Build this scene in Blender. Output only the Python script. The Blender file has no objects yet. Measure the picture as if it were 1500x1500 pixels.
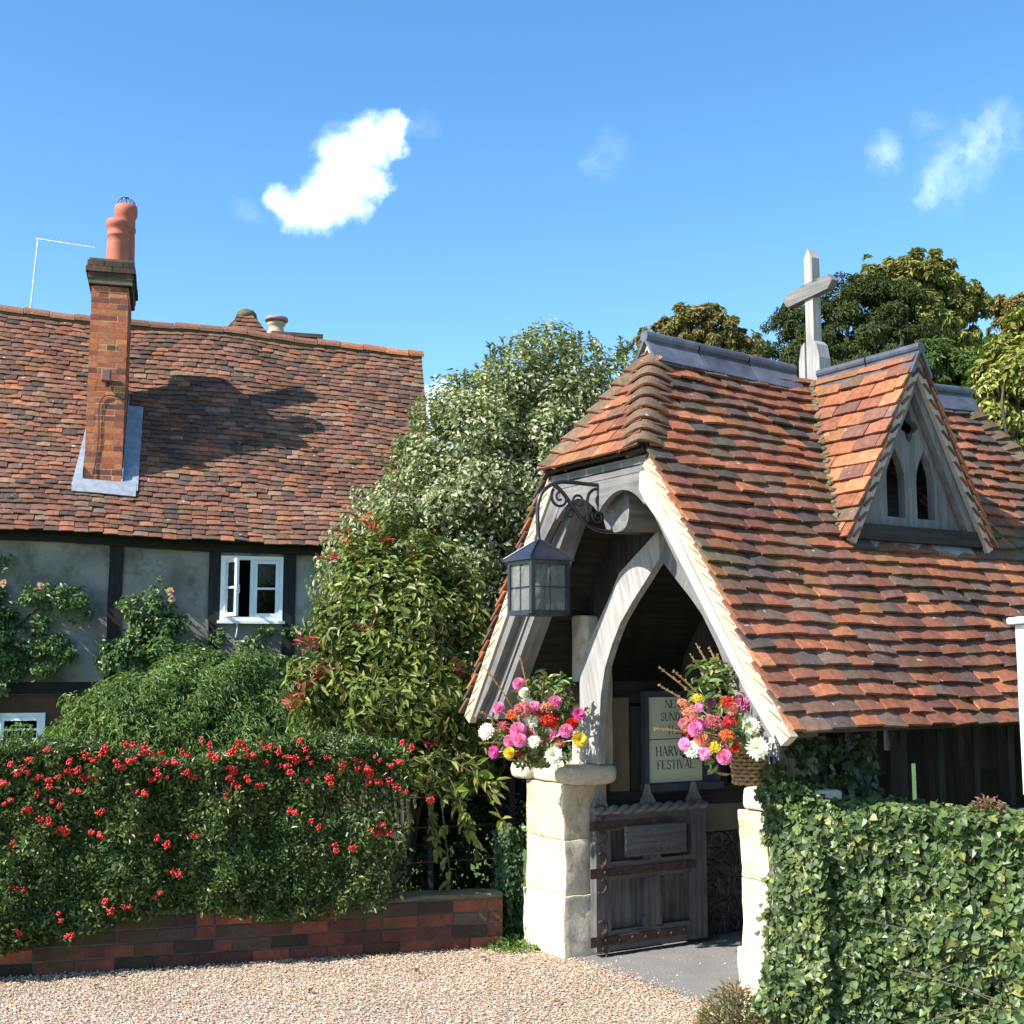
import bpy, math, random
import numpy as np
from mathutils import Matrix, Vector, noise as mnoise

rng = np.random.default_rng(7)
R = random.Random(11)
scene = bpy.context.scene
COL = scene.collection
rad = math.radians

# ------------------------------------------------------------------ camera, sky, sun, exposure
F_PX, HOR, EYE = 1850.0, 980.0, 1.75
PITCH = math.atan((HOR - 750) / F_PX)
cd = bpy.data.cameras.new("camera")
cam = bpy.data.objects.new("camera", cd)
COL.objects.link(cam)
cam.location = (0, 0, EYE)
cam.rotation_euler = (rad(90) + PITCH, 0, 0)
cd.sensor_width = 36
cd.lens = 36 * F_PX / 1500
cd.clip_end = 2000
scene.camera = cam

SUN = np.array([-0.845, -0.535])
SUN_EL = rad(41)
sun_rot = math.atan2(SUN[0], SUN[1]) % (2 * math.pi)
sd = bpy.data.lights.new("sun", 'SUN')
sd.energy = 5.0
sd.angle = rad(0.53)
sd.color = (1.0, 0.95, 0.87)
sun = bpy.data.objects.new("sun", sd)
COL.objects.link(sun)
h = SUN / np.linalg.norm(SUN) * math.cos(SUN_EL)
sun.rotation_euler = Vector((h[0], h[1], math.sin(SUN_EL))).to_track_quat('Z', 'Y').to_euler()
sun.location = (-20, -14, 22)

scene.view_settings.view_transform = 'Standard'
scene.view_settings.look = 'None'
scene.view_settings.exposure = 1.0
scene.view_settings.gamma = 1.0

cp_, sp_ = math.cos(PITCH), math.sin(PITCH)


def ray(x, y):
    a = (x - 750) / F_PX
    b = -(y - 750) / F_PX
    return np.array([a, cp_ - b * sp_, sp_ + b * cp_])


def at(x, y, Y):
    r = ray(x, y)
    return np.array([0, 0, EYE]) + r * (Y / r[1])


class NT:
    """small node-tree helper"""

    def __init__(self, tree):
        self.t = tree
        tree.nodes.clear()

    def n(self, kind, **kw):
        nd = self.t.nodes.new(kind)
        for k, v in kw.items():
            if k.startswith('i_'):
                key = k[2:]
                key = int(key) if key.isdigit() else key.replace('_', ' ')
                if hasattr(v, 'is_output') or isinstance(v, bpy.types.NodeSocket):
                    self.t.links.new(v, nd.inputs[key])
                else:
                    nd.inputs[key].default_value = v
            else:
                setattr(nd, k, v)
        return nd

    def link(self, a, b):
        self.t.links.new(a, b)

    def math(self, op, a, b=None, clamp=False):
        nd = self.t.nodes.new('ShaderNodeMath')
        nd.operation = op
        nd.use_clamp = clamp
        for i, v in enumerate((a, b)):
            if v is None:
                continue
            if isinstance(v, bpy.types.NodeSocket):
                self.t.links.new(v, nd.inputs[i])
            else:
                nd.inputs[i].default_value = v
        return nd.outputs[0]

    def mix(self, fac, a, b, blend='MIX'):
        nd = self.t.nodes.new('ShaderNodeMix')
        nd.data_type = 'RGBA'
        nd.blend_type = blend
        for key, v in ((0, fac), (6, a), (7, b)):
            if isinstance(v, bpy.types.NodeSocket):
                self.t.links.new(v, nd.inputs[key])
            else:
                if key != 0 and len(v) == 3:
                    v = (*v, 1)
                nd.inputs[key].default_value = v
        return nd.outputs[2]

    def ramp(self, fac, stops):
        nd = self.t.nodes.new('ShaderNodeValToRGB')
        el = nd.color_ramp.elements
        while len(el) < len(stops):
            el.new(0.5)
        for e, (p, c) in zip(el, stops):
            e.position = p
            e.color = (c, c, c, 1) if isinstance(c, (int, float)) else (*c, 1)
        self.t.links.new(fac, nd.inputs[0])
        return nd.outputs[0]

    def noise(self, vec, scale, detail=3, rough=0.55):
        nd = self.n('ShaderNodeTexNoise', i_Scale=scale, i_Detail=detail, i_Roughness=rough)
        if vec is not None:
            self.t.links.new(vec, nd.inputs['Vector'])
        return nd.outputs[0]


world = bpy.data.worlds.new("World")
scene.world = world
world.use_nodes = True
w = NT(world.node_tree)
sky = w.n('ShaderNodeTexSky', sky_type='NISHITA', sun_disc=False, sun_elevation=SUN_EL, sun_rotation=sun_rot,
          air_density=1.0, dust_density=0.3, ozone_density=2.2)
hs = w.n('ShaderNodeHueSaturation', i_Saturation=1.24, i_Value=1.0, i_Color=sky.outputs[0])
skyc = w.mix(1.0, hs.outputs[0], (0.96, 1.02, 1.02), 'MULTIPLY')
tc = w.n('ShaderNodeTexCoord')
nz = w.n('ShaderNodeTexNoise', i_Scale=26.0, i_Detail=6.0, i_Roughness=0.6)
w.link(tc.outputs['Generated'], nz.inputs['Vector'])
sub = w.n('ShaderNodeVectorMath', operation='SUBTRACT')
w.link(nz.outputs['Color'], sub.inputs[0])
sub.inputs[1].default_value = (0.5, 0.5, 0.5)
scl = w.n('ShaderNodeVectorMath', operation='SCALE', i_Scale=0.05)
w.link(sub.outputs[0], scl.inputs[0])
add = w.n('ShaderNodeVectorMath', operation='ADD')
w.link(tc.outputs['Generated'], add.inputs[0])
w.link(scl.outputs[0], add.inputs[1])


def cloud_mask(blobs, soft):
    out = None
    for (px, py, r) in blobs:
        d = ray(px, py)
        d = d / np.linalg.norm(d)
        dist = w.n('ShaderNodeVectorMath', operation='DISTANCE')
        w.link(add.outputs[0], dist.inputs[0])
        dist.inputs[1].default_value = tuple(d)
        mr = w.n('ShaderNodeMapRange', interpolation_type='SMOOTHSTEP', i_1=r * 0.00052 * (1 + soft), i_2=r * 0.00052 * (1 - soft), i_3=0.0, i_4=1.0)
        w.link(dist.outputs['Value'], mr.inputs[0])
        out = mr.outputs[0] if out is None else w.math('MAXIMUM', out, mr.outputs[0])
    return out


big = cloud_mask([(430, 300, 26), (462, 300, 32), (500, 292, 32), (498, 258, 36), (506, 222, 36), (540, 208, 30), (578, 200, 22),
                  (535, 262, 24), (640, 590, 22), (628, 600, 22)], 0.62)
wisp = cloud_mask([(1440, 205, 34), (1408, 236, 34), (1382, 262, 30), (1360, 280, 18), (1295, 233, 20)], 0.9)
faint = cloud_mask([(885, 233, 24), (365, 305, 14), (615, 190, 18), (1355, 182, 14)], 0.95)
fine = w.ramp(w.noise(add.outputs[0], 60, 5), [(0.38, 0.25), (0.62, 1.0)])
m = w.math('MAXIMUM', w.math('MULTIPLY', big, 0.88), w.math('MULTIPLY', w.math('MULTIPLY', wisp, 0.27), fine))
m = w.math('MAXIMUM', m, w.math('MULTIPLY', w.math('MULTIPLY', faint, 0.10), fine))
ctone = w.ramp(w.noise(add.outputs[0], 22, 4), [(0.3, (5.2, 6.9, 8.2)), (0.65, (7.2, 7.9, 8.4))])
final = w.mix(m, skyc, ctone)
bg = w.n('ShaderNodeBackground', i_Strength=0.138)
w.link(final, bg.inputs[0])
wo = w.n('ShaderNodeOutputWorld')
w.link(bg.outputs[0], wo.inputs[0])


# ------------------------------------------------------------------ mesh helper
class MB:
    def __init__(self):
        self.v, self.chunks, self.n = [], [], 0     # chunks: (faces array MxK, tint Mx3)

    def add(self, verts, faces, tint=(1, 1, 1)):
        verts = np.asarray(verts, float).reshape(-1, 3)
        if not isinstance(faces, np.ndarray):
            groups = {}
            for f in faces:
                groups.setdefault(len(f), []).append(f)
            fs = [np.array(g, int) for g in groups.values()]
        else:
            fs = [faces]
        for f in fs:
            t = np.asarray(tint, float)
            if t.ndim == 1:
                t = np.tile(t, (len(f), 1))
            self.chunks.append((f + self.n, t))
        self.v.append(verts)
        self.n += len(verts)
        return self

    def box(self, c, half, axes=None, tint=(1, 1, 1)):
        c = np.asarray(c, float)
        ax = np.eye(3) if axes is None else np.asarray(axes, float)
        vs = [c + ax[0] * half[0] * i + ax[1] * half[1] * j + ax[2] * half[2] * k for i in (-1, 1) for j in (-1, 1) for k in (-1, 1)]
        fs = [(0, 1, 3, 2), (4, 6, 7, 5), (0, 4, 5, 1), (2, 3, 7, 6), (0, 2, 6, 4), (1, 5, 7, 3)]
        return self.add(vs, fs, tint)

    def prism(self, pts, d, tint=(1, 1, 1)):
        """pts: list of 3-D points of a planar outline, extruded by the vector d"""
        p = np.asarray(pts, float)
        n = len(p)
        vs = np.vstack([p, p + np.asarray(d, float)])
        fs = [tuple(range(n))[::-1], tuple(range(n, 2 * n))]
        fs += [(i, (i + 1) % n, n + (i + 1) % n, n + i) for i in range(n)]
        return self.add(vs, fs, tint)

    def strip(self, a, b, d, tint=(1, 1, 1)):
        """thick ribbon between two polylines a, b, extruded by d (well behaved for curved boards)"""
        a, b = np.asarray(a, float), np.asarray(b, float)
        n = len(a)
        d = np.asarray(d, float)
        vs = np.vstack([a, b, a + d, b + d])
        fs = []
        for i in range(n - 1):
            fs += [(i, i + 1, n + i + 1, n + i), (2 * n + i, 3 * n + i, 3 * n + i + 1, 2 * n + i + 1),
                   (i, 2 * n + i, 2 * n + i + 1, i + 1), (n + i, n + i + 1, 3 * n + i + 1, 3 * n + i)]
        fs += [(0, n, 3 * n, 2 * n), (n - 1, 3 * n - 1, 4 * n - 1, 2 * n - 1)]
        return self.add(vs, fs, tint)

    def tube(self, pts, r, seg=8, tint=(1, 1, 1), cap=True):
        p = np.asarray(pts, float)
        n = len(p)
        rr = np.full(n, r, float) if np.isscalar(r) else np.asarray(r, float)
        tan = np.gradient(p, axis=0)
        tan /= np.linalg.norm(tan, axis=1)[:, None] + 1e-12
        up = np.array([0, 0, 1.0]) if abs(tan[0][2]) < 0.9 else np.array([1.0, 0, 0])
        vs = []
        u = np.cross(tan[0], up)
        u /= np.linalg.norm(u)
        for i in range(n):
            u = u - tan[i] * (u @ tan[i])
            u /= np.linalg.norm(u) + 1e-12
            vv = np.cross(tan[i], u)
            for k in range(seg):
                a = 2 * math.pi * k / seg
                vs.append(p[i] + rr[i] * (math.cos(a) * u + math.sin(a) * vv))
        fs = []
        for i in range(n - 1):
            for k in range(seg):
                k2 = (k + 1) % seg
                fs.append((i * seg + k, i * seg + k2, (i + 1) * seg + k2, (i + 1) * seg + k))
        if cap:
            fs += [tuple(range(seg))[::-1], tuple(range((n - 1) * seg, n * seg))]
        return self.add(vs, fs, tint)

    def lathe(self, c, prof, seg=20, tint=(1, 1, 1), up=(0, 0, 1), xaxis=None):
        c = np.asarray(c, float)
        up = np.asarray(up, float)
        up = up / np.linalg.norm(up)
        x = np.cross(up, (0.3, 0.9, 0.1)) if xaxis is None else np.asarray(xaxis, float)
        x /= np.linalg.norm(x)
        y = np.cross(up, x)
        vs = []
        for (r, z) in prof:
            for k in range(seg):
                a = 2 * math.pi * k / seg
                vs.append(c + up * z + r * (x * math.cos(a) + y * math.sin(a)))
        fs = []
        for i in range(len(prof) - 1):
            for k in range(seg):
                k2 = (k + 1) % seg
                fs.append((i * seg + k, i * seg + k2, (i + 1) * seg + k2, (i + 1) * seg + k))
        fs += [tuple(range(seg))[::-1], tuple(range((len(prof) - 1) * seg, len(prof) * seg))]
        return self.add(vs, fs, tint)

    def rough_box(self, c, half, axes=None, r=0.02, sub=6, amp=0.008, freq=6.0, tint=(1, 1, 1)):
        ax = np.eye(3) if axes is None else np.asarray(axes, float)
        half = np.asarray(half, float)
        r = min(r, *(half * 0.9))
        line = [sorted({-hh, -hh + 0.35 * r, -hh + r, hh - r, hh - 0.35 * r, hh, *[(-hh + r) + (2 * hh - 2 * r) * k / sub for k in range(1, sub)]}) for hh in half]
        idx, vs, fs = {}, [], []

        def vid(p):
            key = tuple(round(x, 5) for x in p)
            if key not in idx:
                q = np.clip(p, -(half - r), half - r)
                d = np.asarray(p) - q
                L = np.linalg.norm(d)
                pp = q + d / L * r if L > 1e-9 else np.asarray(p, float)
                wpt = np.asarray(c) + pp @ ax
                nv = mnoise.noise_vector(Vector(wpt * freq))
                nv2 = mnoise.noise_vector(Vector(wpt * freq * 3.1))
                idx[key] = len(vs)
                vs.append(wpt + np.array(nv) * amp + np.array(nv2) * amp * 0.4)
            return idx[key]
        for a in range(3):
            b, cc = (a + 1) % 3, (a + 2) % 3
            for sgn in (-1, 1):
                for i in range(len(line[b]) - 1):
                    for j in range(len(line[cc]) - 1):
                        q = []
                        for (di, dj) in ((0, 0), (1, 0), (1, 1), (0, 1)):
                            p = [0, 0, 0]
                            p[a] = sgn * half[a]
                            p[b] = line[b][i + di]
                            p[cc] = line[cc][j + dj]
                            q.append(vid(p))
                        fs.append(tuple(q if sgn > 0 else q[::-1]))
        return self.add(np.array(vs), fs, tint)

    def leaves(self, P, D, N, L, Wd, tint, fold=0.25, curl=0.1, shape=(0.3, 0.5, 0.72, 0.36)):
        n = len(P)
        L = np.broadcast_to(np.asarray(L, float), (n,))[:, None]
        Wd = np.broadcast_to(np.asarray(Wd, float), (n,))[:, None]
        D = D / (np.linalg.norm(D, axis=1)[:, None] + 1e-9)
        S = np.cross(D, N)
        S /= np.linalg.norm(S, axis=1)[:, None] + 1e-9
        N = np.cross(S, D)
        x1, w1, x2, w2 = shape
        tip = P + D * L - N * L * curl
        r1 = P + D * L * x1 + S * Wd * w1 + N * Wd * fold
        l1 = P + D * L * x1 - S * Wd * w1 + N * Wd * fold
        r2 = P + D * L * x2 + S * Wd * w2 + N * (Wd * fold * 0.7 - L * curl * 0.4)
        l2 = P + D * L * x2 - S * Wd * w2 + N * (Wd * fold * 0.7 - L * curl * 0.4)
        vs = np.stack([P, r1, r2, tip, l2, l1], axis=1).reshape(-1, 3)
        base = (np.arange(n) * 6)[:, None]
        f = np.concatenate([base + np.array([[0, 1, 2, 3]]), base + np.array([[0, 3, 4, 5]])], axis=0)
        t = np.asarray(tint, float)
        if t.ndim == 1:
            t = np.tile(t, (n, 1))
        return self.add(vs, f, np.concatenate([t, t], axis=0))


WORLD = {}          # world matrix of every object, by name


def _link(o, parent, M):
    COL.objects.link(o)
    WORLD[o.name] = M
    if parent is not None:
        o.parent = parent
        o.matrix_basis = WORLD[parent.name].inverted() @ M
    else:
        o.matrix_basis = M
    return o


def thing(name, label, cat, loc, group=None):
    o = bpy.data.objects.new(name, None)
    o.empty_display_size = 0.1
    o['label'] = label
    o['category'] = cat
    if group:
        o['group'] = group
    return _link(o, None, Matrix.Translation(Vector(loc)))


def mesh_from(mb, name, mat, Minv, smooth=False):
    v = np.vstack(mb.v) if mb.v else np.zeros((0, 3))
    Mi = np.array(Minv)
    v = v @ Mi[:3, :3].T + Mi[:3, 3]
    me = bpy.data.meshes.new(name)
    me.vertices.add(len(v))
    me.vertices.foreach_set('co', v.ravel())
    loops = np.concatenate([c[0].ravel() for c in mb.chunks])
    sizes = np.concatenate([np.full(len(c[0]), c[0].shape[1]) for c in mb.chunks])
    tint = np.vstack([c[1] for c in mb.chunks])
    starts = np.concatenate([[0], np.cumsum(sizes)[:-1]])
    me.loops.add(len(loops))
    me.loops.foreach_set('vertex_index', loops.astype(np.int32))
    me.polygons.add(len(sizes))
    me.polygons.foreach_set('loop_start', starts.astype(np.int32))
    me.polygons.foreach_set('loop_total', sizes.astype(np.int32))
    at_ = me.attributes.new('tint', 'FLOAT_COLOR', 'FACE')
    at_.data.foreach_set('color', np.hstack([tint, np.ones((len(tint), 1))]).ravel().astype(np.float32))
    me.update(calc_edges=True)
    me.validate()
    me.polygons.foreach_set('use_smooth', np.full(len(me.polygons), bool(smooth)))
    me.materials.append(mat)
    return me


def frame_matrix(loc, xaxis=None):
    if xaxis is None:
        return Matrix.Translation(Vector(loc))
    x = Vector(xaxis).normalized()
    up = Vector((0, 0, 1)) if abs(x.z) < 0.95 else Vector((0, 1, 0))
    y = up.cross(x).normalized()
    z = x.cross(y)
    M = Matrix((x, y, z)).transposed().to_4x4()
    M.translation = Vector(loc)
    return M


def part(name, mb, mat, parent=None, grain=None, smooth=False, label=None, kind=None, cat=None, group=None):
    v = np.vstack(mb.v)
    lo, hi = v.min(0), v.max(0)
    loc = ((lo[0] + hi[0]) / 2, (lo[1] + hi[1]) / 2, lo[2])
    M = frame_matrix(loc, grain)
    me = mesh_from(mb, name, mat, M.inverted(), smooth)
    o = bpy.data.objects.new(name, me)
    for k, val in (('label', label), ('kind', kind), ('category', cat), ('group', group)):
        if val:
            o[k] = val
    return _link(o, parent, M)


# ------------------------------------------------------------------ materials
def new_mat(name):
    m_ = bpy.data.materials.new(name)
    m_.use_nodes = True
    t = NT(m_.node_tree)
    out = t.n('ShaderNodeOutputMaterial')
    b = t.n('ShaderNodeBsdfPrincipled')
    t.link(b.outputs[0], out.inputs[0])
    tco = t.n('ShaderNodeTexCoord').outputs['Object']
    return m_, t, b, out, tco


def bump(t, b, height, strength, dist=0.01):
    bp = t.n('ShaderNodeBump', i_Strength=strength, i_Distance=dist)
    t.link(height, bp.inputs['Height'])
    t.link(bp.outputs[0], b.inputs['Normal'])


def tint_node(t):
    return t.n('ShaderNodeAttribute', attribute_name='tint').outputs['Color']


def mat_tile(name, lichen=0.5, moss=0.0, lich_scale=22):
    m_, t, b, out, co = new_mat(name)
    n1 = t.noise(co, 30, 5, 0.65)
    c = t.mix(1.0, tint_node(t), t.ramp(n1, [(0.25, 0.55), (0.75, 1.35)]), 'MULTIPLY')
    # soot and weather stains over many tiles
    st = t.ramp(t.noise(co, 1.3, 4), [(0.42, 0.0), (0.66, 0.55)])
    c = t.mix(st, c, t.mix(1.0, c, (0.50, 0.46, 0.46), 'MULTIPLY'))
    if moss:
        ms = t.math('MULTIPLY', t.ramp(t.noise(co, 3.2, 5), [(0.5, 0.0), (0.66, 1.0)]), moss)
        c = t.mix(ms, c, (0.085, 0.085, 0.025))
    sp = t.ramp(t.noise(co, lich_scale, 4, 0.7), [(0.655, 0.0), (0.70, 1.0)])
    c = t.mix(t.math('MULTIPLY', sp, lichen), c, (0.50, 0.47, 0.40))
    t.link(c, b.inputs['Base Color'])
    b.inputs['Roughness'].default_value = 0.85
    b.inputs['Specular IOR Level'].default_value = 0.25
    bump(t, b, t.noise(co, 90, 4, 0.7), 0.55, 0.004)
    return m_


def mat_leaf(name, rough=0.4, trans=0.25, spec=0.5):
    m_, t, b, out, co = new_mat(name)
    c = t.mix(1.0, tint_node(t), t.ramp(t.noise(co, 45, 2), [(0.3, 0.8), (0.7, 1.2)]), 'MULTIPLY')
    t.link(c, b.inputs['Base Color'])
    b.inputs['Roughness'].default_value = rough
    b.inputs['Specular IOR Level'].default_value = spec
    tr = t.n('ShaderNodeBsdfTranslucent')
    t.link(t.mix(1.0, c, (1.5, 1.6, 0.7), 'MULTIPLY'), tr.inputs[0])
    mx = t.n('ShaderNodeMixShader', i_0=trans)
    t.link(b.outputs[0], mx.inputs[1])
    t.link(tr.outputs[0], mx.inputs[2])
    t.link(mx.outputs[0], out.inputs[0])
    return m_


def mat_wood(name, dark, light, scale=1.0, rough=0.85, stain=0.5, crack=0.6):
    """weathered oak, grain along the object's local X"""
    m_, t, b, out, co = new_mat(name)
    mp = t.n('ShaderNodeMapping', i_Scale=(2.2 * scale, 34 * scale, 34 * scale))
    t.link(co, mp.inputs[0])
    g = t.noise(mp.outputs[0], 1.0, 6, 0.65)
    c = t.ramp(g, [(0.28, dark), (0.5, tuple(0.45 * a + 0.55 * q for a, q in zip(dark, light))), (0.72, light)])
    mp2 = t.n('ShaderNodeMapping', i_Scale=(1.1 * scale, 12 * scale, 12 * scale))
    t.link(co, mp2.inputs[0])
    ck = t.ramp(t.noise(mp2.outputs[0], 1.0, 4, 0.7), [(0.30, 1.0), (0.345, 0.0)])
    c = t.mix(t.math('MULTIPLY', ck, crack), c, tuple(0.18 * x for x in dark))
    st = t.ramp(t.noise(co, 5, 5), [(0.4, 0.0), (0.75, stain)])
    c = t.mix(st, c, tuple(0.45 * x for x in dark))
    c = t.mix(1.0, c, tint_node(t), 'MULTIPLY')
    t.link(c, b.inputs['Base Color'])
    b.inputs['Roughness'].default_value = rough
    b.inputs['Specular IOR Level'].default_value = 0.2
    hgt = t.math('SUBTRACT', g, t.math('MULTIPLY', ck, 0.9))
    bump(t, b, hgt, 0.5, 0.006)
    return m_


def mat_brick(name, dirt=0.4, moss=0.0):
    m_, t, b, out, co = new_mat(name)
    c = t.mix(1.0, tint_node(t), t.ramp(t.noise(co, 28, 5, 0.7), [(0.25, 0.6), (0.75, 1.3)]), 'MULTIPLY')
    d = t.ramp(t.noise(co, 2.6, 5), [(0.45, 0.0), (0.7, dirt)])
    c = t.mix(d, c, (0.035, 0.028, 0.024))
    if moss:
        ms = t.ramp(t.noise(co, 3.7, 6), [(0.5, 0.0), (0.68, moss)])
        c = t.mix(ms, c, (0.05, 0.055, 0.02))
    t.link(c, b.inputs['Base Color'])
    b.inputs['Roughness'].default_value = 0.9
    b.inputs['Specular IOR Level'].default_value = 0.2
    bump(t, b, t.noise(co, 70, 5, 0.7), 0.6, 0.006)
    return m_


def mat_stone(name, a, bcol, stain=(0.16, 0.13, 0.09), amt=0.6, bs=0.5, sc=5.0):
    m_, t, b, out, co = new_mat(name)
    c = t.mix(t.ramp(t.noise(co, sc, 6, 0.6), [(0.35, 0.0), (0.65, 1.0)]), a, bcol)
    c = t.mix(t.ramp(t.noise(co, sc * 2.2, 6, 0.7), [(0.52, 0.0), (0.72, amt)]), c, stain)
    c = t.mix(1.0, c, tint_node(t), 'MULTIPLY')
    t.link(c, b.inputs['Base Color'])
    b.inputs['Roughness'].default_value = 0.92
    b.inputs['Specular IOR Level'].default_value = 0.15
    bump(t, b, t.noise(co, 30, 7, 0.7), bs, 0.012)
    return m_


def mat_plain(name, col, rough=0.5, metal=0.0, spec=0.5, var=0.25, vs=14, bs=0.0):
    m_, t, b, out, co = new_mat(name)
    c = t.mix(1.0, col, t.ramp(t.noise(co, vs, 5), [(0.3, 1 - var), (0.7, 1 + var)]), 'MULTIPLY')
    c = t.mix(1.0, c, tint_node(t), 'MULTIPLY')
    t.link(c, b.inputs['Base Color'])
    b.inputs['Roughness'].default_value = rough
    b.inputs['Metallic'].default_value = metal
    b.inputs['Specular IOR Level'].default_value = spec
    if bs:
        bump(t, b, t.noise(co, vs * 4, 5), bs, 0.005)
    return m_


def mat_glass(name, tintc=(0.9, 0.95, 0.93), refl=0.35, wavy=0.0, dirt=0.0):
    m_, t, b, out, co = new_mat(name)
    tr = t.n('ShaderNodeBsdfTransparent', i_0=(*tintc, 1))
    gl = t.n('ShaderNodeBsdfGlossy', i_Roughness=0.04)
    lw = t.n('ShaderNodeLayerWeight', i_Blend=refl)
    if wavy:
        bp = t.n('ShaderNodeBump', i_Strength=wavy, i_Distance=0.01)
        t.link(t.noise(co, 16, 3), bp.inputs['Height'])
        t.link(bp.outputs[0], gl.inputs['Normal'])
        t.link(bp.outputs[0], lw.inputs['Normal'])
    mx = t.n('ShaderNodeMixShader')
    t.link(lw.outputs['Fresnel'], mx.inputs[0])
    t.link(tr.outputs[0], mx.inputs[1])
    t.link(gl.outputs[0], mx.inputs[2])
    last = mx.outputs[0]
    if dirt:
        df = t.n('ShaderNodeBsdfDiffuse', i_0=(0.22, 0.22, 0.21, 1))
        mp = t.n('ShaderNodeMapping', i_Scale=(14, 14, 4))
        t.link(co, mp.inputs[0])
        m2 = t.n('ShaderNodeMixShader')
        t.link(t.ramp(t.noise(mp.outputs[0], 1.6, 5), [(0.35, dirt * 0.5), (0.6, dirt)]), m2.inputs[0])
        t.link(last, m2.inputs[1])
        t.link(df.outputs[0], m2.inputs[2])
        last = m2.outputs[0]
    t.link(last, out.inputs[0])
    return m_


M = {}
M['tile'] = mat_tile('lychgate_tile', lichen=0.75, moss=0.42, lich_scale=17)
M['ctile'] = mat_tile('cottage_tile', lichen=0.7, moss=0.25, lich_scale=9)
M['leaf'] = mat_leaf('leaf', 0.5, 0.25, 0.35)
M['gloss'] = mat_leaf('glossy_leaf', 0.40, 0.2, 0.38)
M['matte'] = mat_leaf('matte_leaf', 0.6, 0.3, 0.3)
M['petal'] = mat_leaf('petal', 0.6, 0.25, 0.2)
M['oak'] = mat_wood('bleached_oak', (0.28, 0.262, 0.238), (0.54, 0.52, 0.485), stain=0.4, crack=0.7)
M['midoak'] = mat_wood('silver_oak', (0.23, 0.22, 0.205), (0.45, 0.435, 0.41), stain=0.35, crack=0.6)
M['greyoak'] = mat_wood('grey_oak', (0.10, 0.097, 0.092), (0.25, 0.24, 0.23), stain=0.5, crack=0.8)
M['gateoak'] = mat_wood('gate_oak', (0.055, 0.05, 0.048), (0.19, 0.18, 0.173), stain=0.6, crack=0.8)
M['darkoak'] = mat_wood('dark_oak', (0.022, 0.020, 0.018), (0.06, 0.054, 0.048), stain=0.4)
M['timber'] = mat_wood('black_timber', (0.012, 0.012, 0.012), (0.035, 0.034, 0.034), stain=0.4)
M['bark'] = mat_stone('bark', (0.05, 0.042, 0.034), (0.10, 0.085, 0.07), amt=0.3)
M['stem'] = mat_plain('stem', (0.09, 0.07, 0.04), 0.8)
M['cream'] = mat_stone('limestone', (0.56, 0.48, 0.34), (0.66, 0.60, 0.49), stain=(0.27, 0.21, 0.13), amt=0.7, bs=0.9, sc=4.0)
M['mortar'] = mat_stone('cream_mortar', (0.40, 0.33, 0.23), (0.54, 0.46, 0.34), amt=0.5, bs=0.4)
M['lime'] = mat_stone('lime_mortar', (0.36, 0.31, 0.25), (0.46, 0.41, 0.34), amt=0.5, bs=0.4)
M['brick'] = mat_brick('red_brick', 0.35)
M['wbrick'] = mat_brick('old_brick', 0.8, 0.75)
M['dmortar'] = mat_stone('mossy_dark_mortar', (0.06, 0.055, 0.045), (0.13, 0.115, 0.09), stain=(0.03, 0.035, 0.015), amt=0.8)
M['shadestone'] = mat_stone('shade_toned_stone', (0.16, 0.125, 0.085), (0.22, 0.18, 0.13), amt=0.5)  # buff stone browned, the shade inside the arch is in its colour
M['plaster'] = mat_stone('grey_plaster', (0.145, 0.135, 0.115), (0.31, 0.285, 0.245), stain=(0.06, 0.054, 0.046), amt=0.85, bs=0.4, sc=1.7)
M['white'] = mat_plain('white_paint', (0.78, 0.79, 0.80), 0.45, var=0.08, vs=5)
M['whitewood'] = mat_wood('white_weathered_paint', (0.55, 0.53, 0.52), (0.80, 0.79, 0.78), stain=0.25, crack=0.5)
M['black'] = mat_plain('black_metal', (0.018, 0.021, 0.028), 0.35, 0.0, 0.6, var=0.4)
M['rust'] = mat_plain('rusty_iron', (0.075, 0.042, 0.032), 0.75, 0.0, 0.35, var=0.5, vs=24, bs=0.3)
M['slate'] = mat_plain('blue_ridge_clay', (0.085, 0.09, 0.115), 0.42, 0.0, 0.5, var=0.35, vs=9, bs=0.15)
M['lead'] = mat_plain('lead_sheet', (0.24, 0.27, 0.31), 0.48, 0.0, 0.5, var=0.25, vs=8, bs=0.2)
M['terra'] = mat_plain('terracotta', (0.40, 0.11, 0.065), 0.75, var=0.2, vs=7)
M['buff'] = mat_plain('buff_clay', (0.45, 0.34, 0.22), 0.8, var=0.25)
M['zinc'] = mat_plain('zinc', (0.55, 0.57, 0.6), 0.4, 0.7)
M['wicker'] = mat_plain('wicker', (0.20, 0.115, 0.055), 0.75, var=0.45, vs=60, bs=0.3)
M['paper'] = mat_plain('cream_paper', (0.66, 0.69, 0.50), 0.7, var=0.05)
M['ink'] = mat_plain('black_ink', (0.02, 0.02, 0.02), 0.7, var=0.0)
M['board'] = mat_plain('blue_grey_paint', (0.06, 0.067, 0.09), 0.6, var=0.2)
M['glass'] = mat_glass('window_glass', refl=0.2, wavy=0.15)
M['lampglass'] = mat_glass('old_lantern_glass', refl=0.10, wavy=0.4, dirt=0.5)
M['tint'] = mat_plain('plain_tinted', (1, 1, 1), 0.6, var=0.2, vs=20)
M['mossy'] = mat_stone('mossy_mortar', (0.16, 0.14, 0.10), (0.09, 0.095, 0.04), stain=(0.04, 0.04, 0.02), amt=0.5, sc=14)


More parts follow.
